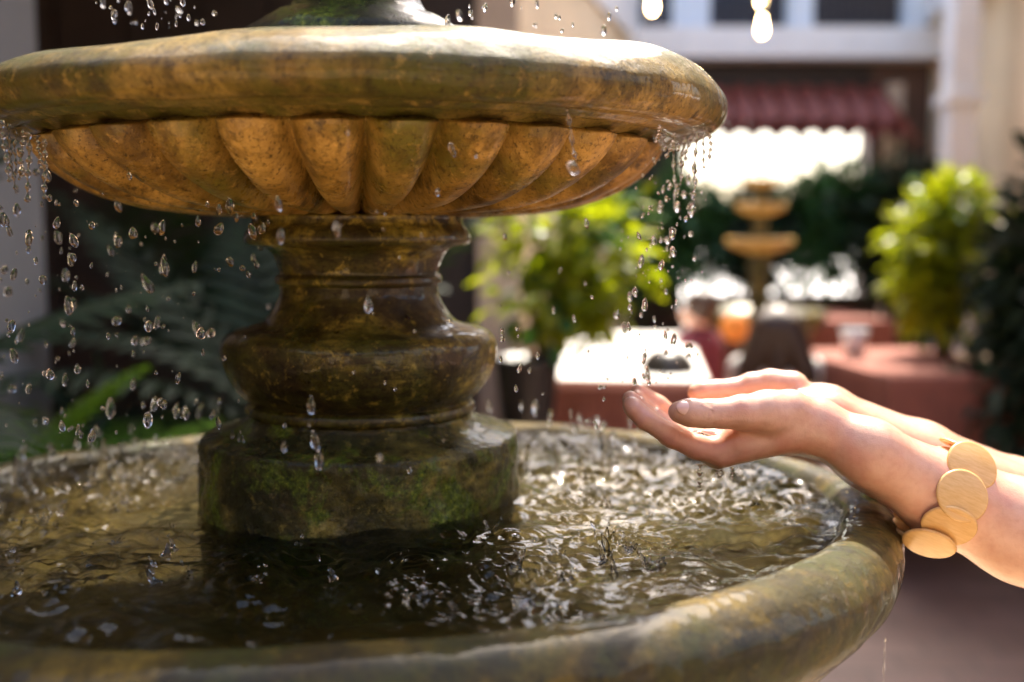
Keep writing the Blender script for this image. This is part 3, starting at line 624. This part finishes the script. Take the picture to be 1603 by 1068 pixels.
# ------------------------------------------------------------------ falling water: drops, strands, splashes
def drop_mesh(k):
    rg = np.random.default_rng(100 + k); m_ = MB(); m_.ball((0, 0, 0), .5, 10); V = np.array(m_.v)
    st = rg.uniform(1.1, 2.3); V[:, 2] *= st; V[:, 0] *= 1 - .25 * (V[:, 2] / st); V[:, 1] *= 1 - .25 * (V[:, 2] / st)
    V += vnoise(V + k * 3.1, 1.7)[:, None] * V * .55 + .12 * np.stack([vnoise(V + k, 1.3), vnoise(V + 9 + k, 1.3), 0 * V[:, 0]], 1)
    me = mesh('water_drop', V, m_.f, True); me.materials.append(M['drop']); return me
DM = [drop_mesh(k) for k in range(14)]
DROPS = []
def drop(x, y, Y, px, label, group): DROPS.append((px, x, y, Y, label, group))
def make_drops():                                    # the 300 that show largest as objects, the finest ones joined as spray
    DROPS.sort(key=lambda d: -d[0]); fine = MB()
    for k, (px, x, y, Y, label, group) in enumerate(DROPS):
        s_ = px / F * Y; p = at(x, y, Y); rot = (random.gauss(0, .18), random.gauss(0, .18), random.uniform(0, 6.28))
        if k < 296:
            o = link('water_drop', random.choice(DM)); o.location = tuple(p); o.scale = (s_, s_, s_ * random.uniform(.85, 1.2)); o.rotation_euler = rot
            tag(o, label, 'water drop', group)
        else: fine.ball(p, s_ * .5, 6, (1, 1, random.uniform(1, 2)))
    tag(fine.build('fine_spray', M['drop'], None, True), 'finest specks of water spray between the larger falling drops', 'water', kind='stuff')
def cluster(n, box, Yr, pr, label, group, ok=None):
    k = 0
    while k < n:
        x = random.uniform(box[0], box[2]); y = random.uniform(box[1], box[3])
        if ok and not ok(x, y): continue
        drop(x, y, random.uniform(*Yr), min(1.15, .3 + random.expovariate(1.7)) * random.uniform(*pr), label, group); k += 1
def bowl_front(x, y): return not (y < 332 - .0011 * (x - 565) ** 2 and y > 30) and not (x > 335 and y > 335)
cluster(185, (0, 195, 440, 690), (.78, 1.0), (7, 13), 'falling water drop before the dark foliage beside the pedestal', 'drops falling before the dark foliage', lambda x, y: y > 215 + x * .28 and (x < 385 or (y < 500 and x < 425)))
cluster(34, (130, 0, 340, 44), (.80, 1.05), (4, 9), 'water drop above the bowl rim against the dark timber wall', 'drops above the rim, dark wall behind', lambda x, y: abs(x - 240) < 30 + 90 * random.random())
cluster(18, (690, 0, 980, 62), (.8, 1.05), (4, 9), 'water drop above the bowl rim against the cream soffit', 'drops above the rim, soffit behind', lambda x, y: y < 40 + .05 * (x - 690))
cluster(26, (400, 200, 760, 800), (.62, .74), (5, 10), 'water drop falling in front of the stone pedestal', 'drops before the pedestal')
cluster(130, (930, 215, 1112, 600), (.84, 1.0), (4, 9), 'water drop falling between the bowl edge and the cupped hands', 'drops between bowl edge and hands', lambda x, y: random.random() < math.exp(-((x - 1040 + (y - 300) * .12) / 45) ** 2))
cluster(70, (0, 330, 330, 700), (.78, .98), (2.5, 4.5), 'falling water drop before the dark foliage beside the pedestal', 'drops falling before the dark foliage')
cluster(40, (960, 230, 1110, 600), (.84, .98), (2.5, 4.5), 'water drop falling between the bowl edge and the cupped hands', 'drops between bowl edge and hands')
cluster(22, (775, 340, 930, 660), (.80, 1.0), (4, 10), 'water drop falling before the sunlit lime green plant', 'drops before the lime plant')
cluster(12, (930, 585, 1060, 670), (.82, .95), (4, 8), 'water drop falling beside the fingertips', 'drops beside the fingertips', lambda x, y: x < 970 or y < 600)
for k, (x, y, p) in enumerate(((436, 320, 11), (440, 370, 11), (500, 720, 15), (487, 635, 12), (897, 262, 16), (577, 478, 12), (493, 690, 13), (385, 352, 0))):
    if p: drop(x, y, .68, p, 'water drop falling in front of the stone pedestal', 'drops before the pedestal')
make_drops()
def strand(pts, r, label, group, name='water_strand'):
    P = catmull(pts, 8); n = len(P); rr = [r * (.35 + 1.15 * abs(math.sin(q * .42 + r * 9000)) ** 3 + .25 * random.random()) for q in range(n)]; rr[0] *= 1.6; rr[-1] *= .35
    m_ = MB(); o3 = P[0]; m_.tube([Vector(p - o3) for p in P], rr, 8); o = m_.build(name, M['drop'], None, True); o.location = tuple(o3); tag(o, label, 'water', group)
for k in range(10):
    x = 1032 + k * 8.5 + random.uniform(-3, 3); ln = random.uniform(25, 70) if k not in (3, 5, 7) else random.uniform(85, 125); Y = random.uniform(.84, .98); dx = random.uniform(-5, 3)
    strand([at(x + random.uniform(-2, 2) + dx * q, 196 + ln * q / 5, Y) for q in range(6)], random.uniform(.0007, .0013), 'twisting strand of water pouring from the drip edge over the hands', 'strands pouring from the bowl edge')
for k in range(7):
    x = 2 + k * 11; Y = random.uniform(.74, .86); ln = random.uniform(40, 120); dx = random.uniform(-2, 4)
    strand([at(x + random.uniform(-2, 2) + dx * q, 188 + k * 5 + ln * q / 5, Y) for q in range(6)], random.uniform(.0008, .0016), 'twisting strand of water pouring off the bowl beside the grey pillar', 'strands pouring beside the grey pillar')
strand([at(888, 172, .735), at(893, 200, .735), at(897, 232, .735), at(902, 250, .735)], .0010, 'thin strand of water dripping from the fluted belly', None)
for (x, y, ln, r) in ((1096, 728, 42, .0016), (1126, 733, 14, .0020), (1146, 732, 18, .0011)):
    strand([at(x + random.uniform(-1, 1) * q, y + ln * q / 3, .862) for q in range(4)], r, 'water dripping from the underside of the cupped hands', 'drips under the hands')
strand([at(1386, 1000, .9) + np.array([0, 0, -.004 * q * q]) for q in range(5)], .0006, 'fine trickle falling outside the basin rim', None)
def splash_mesh(k):
    rg = np.random.default_rng(k); m_ = MB()
    if k % 4 == 0:                                   # a crown: spikes leaning out of a ring
        ns = rg.integers(4, 8)
        for q in range(ns):
            a = q * 2 * math.pi / ns + rg.uniform(-.3, .3); hh = rg.uniform(.2, .7); o_ = rg.uniform(.25, .6); c_, s_ = math.cos(a), math.sin(a)
            P = [(c_ * (.28 + o_ * t * t), s_ * (.28 + o_ * t * t), hh * t - .12) for t in np.linspace(0, 1, 6)]
            m_.tube(P, [.2, .16, .12, .09, .10, .04], 6)
            if rg.random() < .6: m_.ball((c_ * (.4 + o_ * 1.3), s_ * (.4 + o_ * 1.3), hh * rg.uniform(1.0, 1.6)), rg.uniform(.04, .10), 5, (1, 1, 1.5))
    else:                                            # a slumping column that breaks into drops
        lx, ly = rg.uniform(-.5, .5, 2); P = [(lx * t * t, ly * t * t, t * rg.uniform(.9, 1.0) - .12) for t in np.linspace(0, rg.uniform(.6, 1.1), 9)]
        m_.tube(P, [q * rg.uniform(.7, 1.3) for q in (.42, .24, .17, .15, .12, .13, .10, .09, .03)], 8)
        for q in range(rg.integers(2, 6)): m_.ball((rg.uniform(-.6, .6), rg.uniform(-.6, .6), rg.uniform(.1, 1.4)), rg.uniform(.03, .12), 5, (1, 1, rg.uniform(1, 2)))
    V = np.array(m_.v); V = V + np.stack([vnoise(V + 3 * k, 3.1), vnoise(V + 5 + k, 3.1), vnoise(V + 11 + k, 3.1)], 1) * .22
    me = mesh('water_splash', V, m_.f, True); me.materials.append(M['drop']); return me
SM = [splash_mesh(k) for k in range(12)]
k = 0
while k < 190:
    t = random.uniform(0, 2 * math.pi); r = random.gauss(.318, .045) if k < 130 else random.uniform(.165, .40); t = t if k % 3 else random.uniform(1.2, 3.6); x, y = FX + r * math.cos(t), FY + r * math.sin(t)
    if not .15 < r < .41: continue
    o = link('water_splash', random.choice(SM)); s_ = min(.016, .005 + random.expovariate(130)) * (2.1 if math.sin(t) > .2 else .9); o.location = (x, y, water_z(x, y)); o.scale = (s_ * random.uniform(.6, 1.1), s_ * random.uniform(.6, 1.1), s_ * random.uniform(.6, 1.5)); o.rotation_euler = (random.gauss(0, .2), random.gauss(0, .2), random.uniform(0, 6.28))
    zone = 'beneath and beside the cupped hands' if x > .10 else ('on the sunlit water behind the mossy plinth' if math.sin(t) > .15 else ('on the dark water before the mossy plinth' if x > -.32 else 'on the water nearer the palm fronds'))
    tag(o, 'little upward splash ' + zone, 'splash', 'splashes ' + zone); k += 1

# ------------------------------------------------------------------ plants
def leaf_cloud(name, n, size, fn, m, parent, asp=.42, droop=.25, seed=1):
    rg = np.random.default_rng(seed); V = []; Fc = []
    for k in range(n):
        c, d = fn(rg); d = Vector(d) + Vector(rg.normal(0, .45, 3)); d.z -= droop; d.normalize(); up = Vector((0, 0, 1)) + Vector(rg.normal(0, .5, 3)); sd = d.cross(up).normalized(); nn_ = sd.cross(d)
        s_ = size * rg.uniform(.55, 1.3); b = len(V); c = Vector(c)
        V += [c, c + d * s_ * .45 + sd * s_ * asp * .5 + nn_ * s_ * .06, c + d * s_ - nn_ * s_ * .12, c + d * s_ * .45 - sd * s_ * asp * .5 + nn_ * s_ * .06]; Fc.append((b, b + 1, b + 2, b + 3))
    me = mesh(name, np.array(V), np.array(Fc), False); return link(name, me, m, parent)
def blob(c, r, hollow=.35):
    def fn(rg):
        d = rg.normal(0, 1, 3); d /= np.linalg.norm(d); q = (hollow + (1 - hollow) * rg.random() ** .5)
        return np.array(c) + d * np.array(r) * q * (1 + .25 * rg.normal()), d
    return fn
def multi(bl):
    fs = [blob(*b) for b in bl]
    return lambda rg: fs[rg.integers(len(fs))](rg)
def frond(mb, base, dirv, ln, droop, nl=16, wl=.09, seed=0):
    rg = np.random.default_rng(seed); P = []; d = Vector(dirv).normalized(); p = Vector(base)
    for k in range(nl + 1): P.append(p.copy()); d = (d + Vector((0, 0, -droop / nl))).normalized(); p = p + d * ln / nl
    mb.tube(P, [.006 * (1 - .8 * k / nl) for k in range(nl + 1)], 4)
    for k in range(2, nl):
        t = (P[k + 1] - P[k - 1]).normalized(); sd = t.cross(Vector((0, 0, 1))).normalized(); lw = wl * math.sin(math.pi * (k / nl) ** .8) + .02
        for s_ in (-1, 1):
            e = P[k] + sd * s_ * lw * 1.6 + t * lw * 1.1 + Vector((0, 0, -lw * .45)); b_ = t * .011
            mb.add([P[k] - b_, P[k] + b_ , (P[k] + e) / 2 + t * .018 + Vector((0, 0, .01)), e, (P[k] + e) / 2 - t * .018 + Vector((0, 0, .01))], [(0, 4, 3, 2, 1)])
def palm(loc, n, ln, label, m, seed, el=(.3, 1.3), wl=.10, az=(0, 6.28)):
    t = empty('palm_plant', loc); tag(t, label, 'plant', None); rg = np.random.default_rng(seed)
    s_ = MB(); s_.tube([(0, 0, 0), (.01, 0, .25), (0, 0, .42)], [.05, .04, .03], 8); s_.build('stem', M['trunk'], t, True)
    for k in range(n):
        a = rg.uniform(*az); e = rg.uniform(*el); f = MB(); frond(f, (0, 0, .40), (math.cos(a) * math.cos(e), math.sin(a) * math.cos(e), math.sin(e)), ln * rg.uniform(.7, 1.1), rg.uniform(.8, 1.9), 16, wl, k); f.build('frond', m, t)
    return t
palm((-1.18, 2.20, .12), 24, .80, 'bright green palm with arching fronds beside the grey pillar', M['leaf_fern'], 3, (.2, 1.2))
palm((-1.12, 1.85, .50), 12, .75, 'blue green palm with drooping fronds close before the grey pillar', M['leaf_dark'], 5, (.5, 1.3))
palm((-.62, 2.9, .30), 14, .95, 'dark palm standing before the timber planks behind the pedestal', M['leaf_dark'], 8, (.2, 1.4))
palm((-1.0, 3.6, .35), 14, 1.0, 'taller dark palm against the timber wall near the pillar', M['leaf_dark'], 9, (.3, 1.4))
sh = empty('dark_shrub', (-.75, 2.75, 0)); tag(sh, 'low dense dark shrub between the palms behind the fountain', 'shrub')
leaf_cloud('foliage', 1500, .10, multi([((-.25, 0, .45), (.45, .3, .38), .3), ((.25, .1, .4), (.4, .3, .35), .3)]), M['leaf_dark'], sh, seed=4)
s_ = MB(); [s_.tube([(0, 0, 0), (q * .2, 0, .4)], [.02, .008], 5) for q in (-1, -.3, .4, 1)]; s_.build('stem', M['trunk'], sh)
# lime plant in a dark pot
pot = MB(); pot.lathe([(.0, 0), (.06, 0), (.085, .10), (.105, .28), (.12, .30), (.11, .31), (.095, .28), (0, .27)], 28)
o = pot.build('plant_pot', M['darkpot'], None, True); o.location = (.05, 3.55, .55); tag(o, 'dark glazed pot under the sunlit lime green plant', 'pot')
ped = MB(); ped.box((-.09, -.09, 0), (.09, .09, .548)); o = ped.build('pot_stand', M['brownwood']); o.location = (.05, 3.55, 0); tag(o, 'brown timber block carrying the dark glazed pot', 'stand')
lp = empty('lime_plant', (.10, 3.55, .84)); tag(lp, 'sunlit lime green plant in the dark glazed pot beside the fountain', 'plant')
leaf_cloud('foliage', 560, .085, multi([((.05, 0, .22), (.19, .18, .15), .2), ((.20, 0, .38), (.14, .16, .16), .2), ((-.0, 0, .42), (.16, .16, .16), .2), ((.13, 0, .18), (.10, .12, .1), .1)]), M['leaf_lime'], lp, .6, seed=6)
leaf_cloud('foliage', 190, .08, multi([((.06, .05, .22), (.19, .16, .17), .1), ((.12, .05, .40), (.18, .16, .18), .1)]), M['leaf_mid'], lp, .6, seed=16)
s_ = MB(); [s_.tube([(0, 0, 0), (q * .06, 0, .25), (q * .13, 0, .5)], [.012, .009, .004], 5) for q in (-1, -.2, .6, 1.1)]; s_.build('stem', M['trunk'], lp)
# bright bush and its planter
pt = MB(); pt.lathe([(0, 0), (.17, 0), (.25, .60), (.27, .66), (.27, .72), (.24, .72), (.23, .64), (0, .62)], 28)
o = pt.build('plant_pot', M['sandpot'], None, True); o.location = (1.86, 4.7, 0); tag(o, 'tall sand coloured planter under the bright yellow green bush', 'pot')
bb = empty('yellow_green_bush', (1.86, 4.7, .64)); tag(bb, 'bright yellow green bush in the tall sand coloured planter', 'bush')
leaf_cloud('foliage', 1300, .085, multi([((-.08, 0, .60), (.13, .16, .22), .2), ((.04, 0, .68), (.14, .16, .18), .2), ((-.12, -.05, .42), (.10, .14, .2), .2), ((.02, 0, .40), (.12, .16, .16), .2)]), M['leaf_lime'], bb, .5, seed=7)
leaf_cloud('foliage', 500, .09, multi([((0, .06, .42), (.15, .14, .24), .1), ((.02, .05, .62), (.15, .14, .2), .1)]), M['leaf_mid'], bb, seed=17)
s_ = MB(); [s_.tube([(0, 0, 0), (q * .08, 0, .4), (q * .15, 0, .75)], [.018, .012, .005], 5) for q in (-1, -.3, .4, 1)]; s_.build('stem', M['trunk'], bb)
db = empty('dark_green_bush', (2.05, 3.95, 0)); tag(db, 'tall dark green bush in shade beside the yellow green bush', 'bush')
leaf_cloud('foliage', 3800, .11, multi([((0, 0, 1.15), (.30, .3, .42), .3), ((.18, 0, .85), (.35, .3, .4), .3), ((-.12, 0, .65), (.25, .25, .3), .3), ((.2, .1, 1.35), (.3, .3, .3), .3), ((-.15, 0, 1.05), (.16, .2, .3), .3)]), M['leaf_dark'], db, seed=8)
s_ = MB(); [s_.tube([(0, 0, 0), (q * .1, 0, .6), (q * .18, 0, 1.1)], [.03, .02, .008], 6) for q in (-1, -.2, .5, 1)]; s_.build('trunk', M['trunk'], db)
# planting across the courtyard end
for k, (x, Y, zc, rx, rz, lab) in enumerate(((1.35, 9.3, 1.30, .45, .45, 'leafy green shrub under the awning beside the strands of water'), (2.05, 9.4, 1.25, .40, .35, 'green shrub behind the small far fountain'), (2.65, 9.3, 1.38, .42, .45, 'dense dark green shrub beside the far fountain'), (3.15, 8.9, 1.30, .35, .55, 'pale green shrub near the beige post'))):
    t = empty('garden_shrub', (x, Y, 0)); tag(t, lab, 'shrub', 'shrubs across the courtyard end')
    leaf_cloud('foliage', 1700, .15, multi([((0, 0, zc), (rx, .3, rz), .2), ((.1, 0, zc + .15), (rx * .8, .3, rz * .6), .2), ((-.1, 0, zc), (rx, .3, rz * .7), .2), ((0, 0, zc - .08), (rx * 1.1, .3, rz * 1.0), .3)]), M['leaf_mid'] if k % 2 == 0 else M['leaf_dark'], t, seed=20 + k)
    s_ = MB(); [s_.tube([(0, 0, 0), (q * .12, 0, .6), (q * .2, 0, 1.1)], [.03, .02, .01], 5) for q in (-1, 0, 1)]; s_.build('stem', M['trunk'], t)
lw = MB(); lw.box((1.56, 9.6, 0), (3.21, 9.8, .74)); tag(lw.build('garden_wall', M['brownwood']), 'low brown wall below the far shrubs', 'wall')

# ------------------------------------------------------------------ far fountain
f2 = empty('small_fountain', (1.465, 6.5, 0)); tag(f2, 'small sunlit ochre fountain with three tiers, far across the courtyard', 'fountain')
m_ = MB(); m_.lathe([(.0, 1.53), (.10, 1.555), (.115, 1.575), (.10, 1.59), (.0, 1.58)], 28); m_.build('top_tier', M['tiers'], f2, True)
m_ = MB(); m_.lathe([(.03, 1.37), (.12, 1.395), (.155, 1.425), (.14, 1.445), (.0, 1.43)], 28); m_.build('middle_tier', M['tiers'], f2, True)
m_ = MB(); m_.lathe([(.04, 1.14), (.15, 1.175), (.205, 1.215), (.19, 1.24), (.0, 1.22)], 28); m_.build('lower_tier', M['tiers'], f2, True)
m_ = MB(); m_.lathe([(.20, .0), (.20, .08), (.10, .12), (.08, .5), (.12, .6), (.055, .75), (.05, 1.0), (.065, 1.1), (.045, 1.15), (.04, 1.53), (.02, 1.6), (0, 1.68)], 24); m_.build('stem', M['ped'], f2, True)
m_ = MB(); m_.lathe([(.12, .58), (.30, .66), (.38, .75), (.40, .80), (.37, .82), (.34, .78), (0, .74)], 36); m_.build('basin', M['ped'], f2, True)

# ------------------------------------------------------------------ tables, chairs, guests, small things
def table(loc, rz, w_, d_, h_, label, top_m, cloth_m):
    t = empty('cafe_table', loc, rz); tag(t, label, 'table', 'cloth covered cafe tables')
    m_ = MB(); m_.box((-w_ / 2, -d_ / 2, h_ - .02), (w_ / 2, d_ / 2, h_)); m_.build('tabletop', M['brownwood'], t)
    m_ = MB(); n = 20; V = []; per_ = []
    for k in range(4 * n):
        s_, q = divmod(k, n); u = q / n - .5; p = ((u * w_, -d_ / 2), (w_ / 2, u * d_), (-u * w_, d_ / 2), (-w_ / 2, -u * d_))[s_]; per_.append(p)
    N_ = len(per_)
    for k, (x, y) in enumerate(per_): V.append((x * 1.01, y * 1.01, h_ + .004))
    for k, (x, y) in enumerate(per_): V.append((x * 1.03, y * 1.03, h_ - .02))
    for k, (x, y) in enumerate(per_): q = 1.06 + .025 * math.sin(k * 1.3); V.append((x * q, y * q, h_ - .42))
    Fc = [tuple(range(N_))] + [(b * N_ + k, (b + 1) * N_ + k, (b + 1) * N_ + (k + 1) % N_, b * N_ + (k + 1) % N_) for b in (0, 1) for k in range(N_)]
    m_.add(V, Fc); m_.build('tablecloth', cloth_m, t)
    for sx in (-1, 1):
        for sy in (-1, 1): m_ = MB(); m_.tube([(sx * (w_ / 2 - .05), sy * (d_ / 2 - .05), 0), (sx * (w_ / 2 - .05), sy * (d_ / 2 - .05), h_ - .021)], .02, 8); m_.build('leg', M['brownwood'], t)
    if top_m:
        m_ = MB(); m_.box((-w_ / 2 * .98, -d_ / 2 * .98, h_ + .005), (w_ / 2 * .98, d_ / 2 * .98, h_ + .009)); m_.build('top_cloth', top_m, t)
    return t
table((.53, 4.95, 0), R(-7), .62, 2.0, .72, 'cafe table with a sunlit white top cloth, beside the lime plant', M['cloth_white'], M['cloth_red'])
table((1.62, 4.45, 0), R(6), .62, 1.0, .74, 'cafe table draped in terracotta cloth, behind the reaching arms', None, M['cloth_red'])
table((1.95, 7.3, 0), R(6), .8, .9, .72, 'far cafe table draped in terracotta cloth, a step before the far wall', None, M['cloth_red'])
cup = MB(); cup.lathe([(0, 0), (.028, 0), (.04, .06), (.043, .085), (.038, .085), (.034, .05), (0, .012)], 20); o = cup.build('drinking_cup', M['ceramic'], None, True); o.location = (1.45, 4.62, .745); o.scale = (1.35,) * 3; tag(o, 'white cup standing on the terracotta cloth', 'cup')
bk = MB(); bk.lathe([(.11, 0), (.10, .04), (.07, .075), (.03, .09), (0, .092)], 20); o = bk.build('dish_cover', M['darkpot'], None, True); o.location = (.60, 4.2, .73); tag(o, 'dark domed dish cover standing on the white cloth', 'cover')
def chair(loc, rz, label):
    t = empty('garden_chair', loc, rz); t.scale = (.88, .88, .80); tag(t, label, 'chair', 'wicker chairs at the tables')
    m_ = MB(); m_.box((-.22, -.22, .42), (.22, .22, .46)); m_.build('seat', M['tan'], t)
    m_ = MB(); n = 10
    V = []; 
    for z in (.465, .62, .76, .84):
        for q in np.linspace(-1, 1, n): V.append((q * .22 * (1 if z < .8 else .8), .20 + .05 * (1 - q * q) + (z - .46) * .15, z))
    for z in (.465, .62, .76, .84):
        for q in np.linspace(-1, 1, n): V.append((q * .22 * (1 if z < .8 else .8), .225 + .05 * (1 - q * q) + (z - .46) * .15, z))
    Fc = []
    for b in (0, 4 * n):
        for i_ in range(3):
            for j_ in range(n - 1): Fc.append((b + i_ * n + j_, b + i_ * n + j_ + 1, b + (i_ + 1) * n + j_ + 1, b + (i_ + 1) * n + j_))
    Fc += [(3 * n + j_, 3 * n + j_ + 1, 7 * n + j_ + 1, 7 * n + j_) for j_ in range(n - 1)]
    m_.add(V, Fc); m_.build('backrest', M['tan'], t)
    for sx in (-1, 1):
        for sy in (-1, 1): m_ = MB(); m_.tube([(sx * .19, sy * .19, 0), (sx * .19, sy * .19, .419)], .016, 6); m_.build('leg', M['tan'], t)
    return t
def guest(loc, rz, label, top, longhair):
    t = empty('person', loc, rz); tag(t, label, 'person'); t.scale = (.82,) * 3
    f = Field((-.36, -.62, 0), (.36, .30, 1.35), .014)
    f.cap((0, 0, .55), (0, -.02, .92), .13, .14, .06); f.cap((-.16, -.01, .96), (.16, -.01, .96), .055, .055, .06); f.cap((0, 0, .95), (0, -.01, 1.10), .05, .045, .03); f.cap((0, -.02, 1.17), (0, -.05, 1.12), .092, .075, .02)
    f.cap((0, -.13, 1.14), (0, -.145, 1.125), .012, .014, .012)
    for s_ in (-1, 1):
        f.cap((s_ * .19, -.01, .95), (s_ * .23, -.05, .70), .048, .04, .03); f.cap((s_ * .23, -.05, .70), (s_ * .12, -.30, .74), .038, .028, .02); f.cap((s_ * .12, -.30, .74), (s_ * .08, -.37, .745), .028, .022, .02)
        f.cap((s_ * .09, 0, .53), (s_ * .10, -.42, .50), .085, .06, .04); f.cap((s_ * .10, -.42, .50), (s_ * .10, -.40, .07), .055, .04, .02); f.cap((s_ * .10, -.40, .04), (s_ * .10, -.54, .03), .038, .03, .02)
    V, Q = f.surf(); link('body', mesh('body', relax(V, Q, 2), Q), M['skin'], t)
    f = Field((-.36, -.3, .4), (.36, .3, 1.12), .014); f.cap((0, 0, .55), (0, -.02, .92), .145, .152, .06); f.cap((-.165, -.01, .955), (.165, -.01, .955), .066, .066, .06)
    for s_ in (-1, 1): f.cap((s_ * .19, -.01, .95), (s_ * .215, -.03, .82), .06, .056, .03)
    V, Q = f.surf(); link('shirt', mesh('shirt', relax(V, Q, 2), Q), top, t)
    f = Field((-.3, -.3, .7), (.3, .3, 1.4), .012); f.cap((0, .005, 1.185), (0, -.01, 1.18), .103, .098, .02)
    if longhair:
        for s_ in (-1, 0, 1): f.cap((s_ * .06, .05, 1.17), (s_ * .15, .09, .93), .080, .060, .03)
    V, Q = f.surf(); link('hair', mesh('hair', relax(V, Q, 2), Q), M['hair'], t)
    for s_ in (-1, 1): m_ = MB(); m_.ball((s_ * .034, -.118, 1.165), .011, 5); m_.build('eye', M['ceramic'], t, True)
    m_ = MB(); m_.ball((0, -.128, 1.095), .02, 5, (1, .4, .3)); m_.build('mouth', M['maroon'], t, True)
chair((1.12, 4.62, -.02), R(165), 'wicker chair under the seated person with long dark hair')
guest((1.12, 4.60, -.09), R(165), 'person seen from behind with long dark brown hair and a white top', M['cloth_white'], True)
chair((.93, 5.35, -.02), R(-120), 'wicker chair under the seated person in maroon')
guest((.93, 5.35, -.06), R(-120), 'person in a maroon top seated beyond the long haired one', M['maroon'], False)
cu = MB(); cu.ball((0, 0, 0), .07, 10, (1, .8, 1)); o = cu.build('orange_ball', M['orange'], None, True); o.location = (1.05, 5.15, .82); tag(o, 'round orange ball beside the dark haired head', 'lantern')  # plain squashed ball in orange cotton, gives no light

# ------------------------------------------------------------------ string of bulbs across the court
mb = bpy.data.materials.new('lit_bulb'); mb.use_nodes = True; b = mb.node_tree.nodes['Principled BSDF']; b.inputs['Emission Color'].default_value = (1, .66, .28, 1); b.inputs['Emission Strength'].default_value = 18; M['bulb'] = mb
P = [(-1.25, 3.2, 3.1), (-.3, 3.6, 2.62), (.50, 4.0, 2.26), (.9, 4.02, 2.20), (1.25, 4.05, 2.24), (2.0, 4.4, 2.6), (2.75, 4.9, 3.06)]
c_ = catmull(P, 8); m_ = MB(); m_.tube([Vector(q) for q in c_], .008, 6); o = m_.build('light_cable', M['black'], None, True); tag(o, 'black cable strung across the courtyard carrying the bulbs', 'cable')
for k, (x, y, z, lab) in enumerate(((.50, 4.0, 2.065, 'glowing bulb above the edge of the cream soffit'), (.897, 4.02, 1.99, 'lower glowing bulb before the balcony railing'), (.955, 4.3, 2.15, 'glowing bulb just above another, cut by the picture edge'))):
    t = empty('light_bulb', (x, y, z)); tag(t, lab, 'light bulb', 'bulbs on the string')
    m_ = MB(); m_.lathe([(0, -.026), (.009, -.022), (.015, -.006), (.013, .010), (.008, .030), (.007, .045)], 16); m_.build('glass', M['bulb'], t, True)
    m_ = MB(); m_.lathe([(.008, .046), (.009, .09), (.006, .11), (.004, .22)], 10); m_.build('socket', M['black'], t, True)
